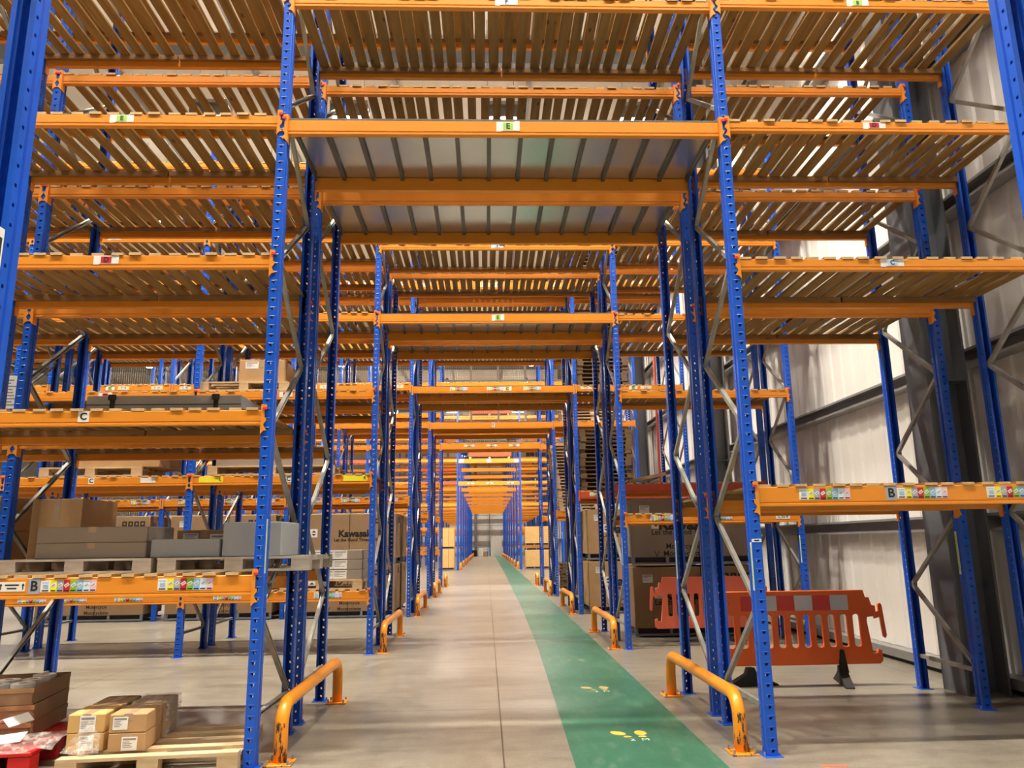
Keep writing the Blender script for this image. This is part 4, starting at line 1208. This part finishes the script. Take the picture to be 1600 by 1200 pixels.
for k, (x, y, rz, ln) in enumerate(((3.25, 0.30, 0.25, 0.9), (3.85, 0.62, -0.15, 0.9))):
    q = MB(); q.cbox(-ln / 2, ln / 2, -0.04, 0.04, 0, 0.17 + 0.05 * k, 'pallet', 0.004)
    tag(link('timber_block', q.mesh('timber_block'), None, (x, Y2 + y, 1.94 + SLT), rz), '%s pale timber block lying on right shelf B of the second pair' % ('front' if k == 0 else 'rear'), 'timber')

# far cartons
for k, (x, y, z) in enumerate(((-2.55, 46.6, 0.02), (-2.55, 46.6, 1.24))):
    crate((x, y, z), 0.95, 0.95, 1.2, '%s brown crate beside the first far upright left of the aisle' % ('lower', 'upper')[k], 'card_yellow', False)
for k, (x, y, z) in enumerate(((3.1, 46.5, 0.02), (3.1, 46.5, 1.36 + 0.02))):
    crate((x, y, z), 1.9, 0.95, 1.1, '%s brown crate in the far rack right of the aisle' % ('lower', 'upper')[k], 'card_yellow', False)
for k in range(2):
    carton(0.35, 1.65, 90, 91.2, 0.01 + 1.06 * k, 1.06 * (k + 1), '%s white box at the far end of the walkway' % ('lower', 'upper')[k], 'paper', None, False)
for k, (x, w_, h_, mt) in enumerate(((-1.6, 0.6, 0.75, 'ink'), (-0.85, 0.55, 0.9, 'paper'), (-0.25, 0.5, 0.6, 'card'), (0.05, 0.25, 1.0, 'l_blue'))):
    carton(x - w_ / 2, x + w_ / 2, 92, 92.6, 0.01, h_, '%s box on the floor before the far end wall' % {'ink': 'black', 'paper': 'white', 'card': 'brown', 'l_blue': 'blue'}[mt], mt, None, False)
# loads carried on the far rack above the aisle
for k, (z, mt) in enumerate(((6.575, 'red_plastic'), (6.575 + 0.42, 'red_plastic'), (9.225, 'red_plastic'))):
    carton(-1.2, 1.35, 46.0, 46.9, z + 0.15, z + 0.40, 'red load %s over the far end of the aisle' % ('lower on upper beam', 'upper on upper beam', 'on top beam')[k], 'red_beam', None, False, name='red_crate', cat='crate')
    o = link('wooden_pallet', pallet_one(2.5, 0.9, 'pallet'), None, (0.05, 46.5, z)); tag(o, 'pale pallet under the red load %s far down the aisle' % ('lower on upper beam', 'upper on upper beam', 'on top beam')[k], 'pallet')

# ---------------------------------------------------------------- mesh screen behind the fifth rack
def mesh_panel(x0, x1, z0, z1, y, label):
    e = empty('mesh_panel', ((x0 + x1) / 2, y, z0)); tag(e, label, 'mesh screen', 'wire mesh screen panels')
    W_ = (x1 - x0); H_ = z1 - z0
    f = MB()
    for x in (-W_ / 2, W_ / 2 - 0.04): f.box(x, x + 0.04, -0.02, 0.02, 0, H_, 'wire')
    for z in (0, H_ / 2, H_ - 0.04): f.box(-W_ / 2 + 0.04, W_ / 2 - 0.04, -0.02, 0.02, z, z + 0.04, 'wire')
    link('frame', f.mesh('frame'), e)
    w2 = MB()
    x = -W_ / 2 + 0.09
    while x < W_ / 2 - 0.05: w2.box(x, x + 0.009, 0.021, 0.027, 0.04, H_, 'wire'); x += 0.085
    z = 0.09
    while z < H_: w2.box(-W_ / 2 + 0.04, W_ / 2 - 0.04, 0.0271, 0.033, z, z + 0.009, 'wire'); z += 0.085
    link('wire_mesh', w2.mesh('wire_mesh'), e)
for x0, x1, z0, z1, nm in ((-1.85, -0.75, 5.4, 10.4, 'left panel over the aisle'), (-0.75, 0.33, 5.4, 10.4, 'middle panel over the aisle'), (0.33, 1.41, 5.4, 10.4, 'right panel over the aisle'),
                           (1.41, 4.4, 5.4, 10.4, 'panel right of the aisle'), (-4.62, -1.85, 2.6, 10.4, 'first bay left'), (-7.35, -4.62, 2.6, 10.4, 'second bay left'),
                           (-10.08, -7.35, 2.6, 10.4, 'third bay left'), (-12.81, -10.08, 2.6, 10.4, 'fourth bay left'), (-15.54, -12.81, 2.6, 10.4, 'fifth bay left')):
    mesh_panel(x0, x1, z0, z1, Y5 + DEPTH + 0.06, 'pale wire mesh screen behind the fifth rack, %s' % nm)

# red sprinkler pipe on the wall
q = MB(); q.tube([(4.80, 21.6, 0.0), (4.80, 21.6, 12.5)], 0.038, 'red_beam', 10)
tag(link('sprinkler_pipe', q.mesh('sprinkler_pipe', True)), 'vertical red sprinkler pipe against the white wall beside the third column', 'pipe')
q = MB(); q.tube([(4.95, 20.9, 0.0), (4.95, 20.9, 12.5)], 0.02, 'red_beam', 10)
tag(link('sprinkler_pipe', q.mesh('sprinkler_pipe', True)), 'thin vertical red pipe nearer than the main sprinkler pipe', 'pipe')

# ---------------------------------------------------------------- high-bay lamps
hm = MB(); hm.cbox(-0.42, 0.42, -0.2, 0.2, 0.0, 0.09, 'rail', 0.01); hm.tube([(-0.3, 0, 0.09), (-0.3, 0, 2.299)], 0.008, 'rail', 6); hm.tube([(0.3, 0, 0.09), (0.3, 0, 2.299)], 0.008, 'rail', 6)
for s_ in (-1, 1): hm.box(-0.42, 0.42, *sorted((s_ * 0.13, s_ * 0.145)), -0.27, 0.0, 'steel_grey')  # side skirts added to narrow the beam towards the racks
hm = hm.mesh('housing')
lm = MB(); lm.box(-0.36, 0.36, -0.10, 0.10, -0.012, -0.0005, 'lamp'); lm = lm.mesh('lens')
bm2 = MB(); bm2.tube([(0, 0, 0.30), (0, 0, 0.22), (0, 0, 0.10), (0, 0, 0.0)], [0.06, 0.10, 0.24, 0.27], 'rail', 20); bm2.tube([(0, 0, 0.30), (0, 0, 2.899)], 0.008, 'rail', 6)
bm2 = bm2.mesh('bell_housing')
lm2 = MB(); lm2.tube([(0, 0, -0.001), (0, 0, -0.06), (0, 0, -0.11)], [0.26, 0.24, 0.12], 'lamp', 20); lm2 = lm2.mesh('lens')
def bell_lamp(x, y, z, label):
    e = empty('high_bay_lamp', (x, y, z)); tag(e, label, 'ceiling lamp', 'bell high bay lamps over the cross aisle')
    link('housing', bm2, e); link('lens', lm2, e)
    ld = bpy.data.lights.new('lamp_light', 'AREA'); ld.shape = 'DISK'; ld.size = 0.45; ld.energy = LAMP_W; ld.color = LAMP_COL
    lo = bpy.data.objects.new('lamp_light', ld); COL.objects.link(lo); lo.parent = e; lo.location = (0, 0, -0.12)
def lamp(x, y, z, label, k=1.0):
    e = empty('high_bay_lamp', (x, y, z)); tag(e, label, 'ceiling lamp', 'high bay lamps')
    link('housing', hm, e); link('lens', lm, e)
    ld = bpy.data.lights.new('lamp_light', 'AREA'); ld.shape = 'RECTANGLE'; ld.size = 0.7; ld.size_y = 0.18
    ld.energy = LAMP_W * k; ld.spread = math.radians(140); ld.color = LAMP_COL
    lo = bpy.data.objects.new('lamp_light', ld); COL.objects.link(lo); lo.parent = e; lo.location = (0, 0, -0.02)
    ud = bpy.data.lights.new('roof_fill_light', 'AREA'); ud.shape = 'RECTANGLE'; ud.size = 0.7; ud.size_y = 0.3
    ud.energy = LAMP_W * 0.06; ud.color = LAMP_COL  # upward fill added above each fixture to brighten the roof
    uo = bpy.data.objects.new('roof_fill_light', ud); COL.objects.link(uo); uo.parent = e; uo.location = (0, 0, 0.11); uo.rotation_euler = (PI, 0, 0)
for j, y in enumerate([-1.4 + PER * i for i in range(6)] + [43.4 + 2 * 2.825 + PER * i for i in range(0, 8)] + [93.8]):  # last row added beyond the racks to light the end wall
    xs = (-14.5, -10, -6.3, -3.2, 0.2, 3.3) if y < 44 else (-7, -2.6, 2.2)
    for i, x in enumerate(xs):
        lamp(x, y, 11.2, 'white high bay lamp hanging from the roof above a rack aisle', 1.0)
for y in (33.0, 38.0, 42.8):
    for x in (-22.0, -17.2, -12.5, -7.5, -2.4, 2.2):
        bell_lamp(x, y, 10.6, 'round glowing high bay lamp over the wide cross aisle beyond the mesh screen')
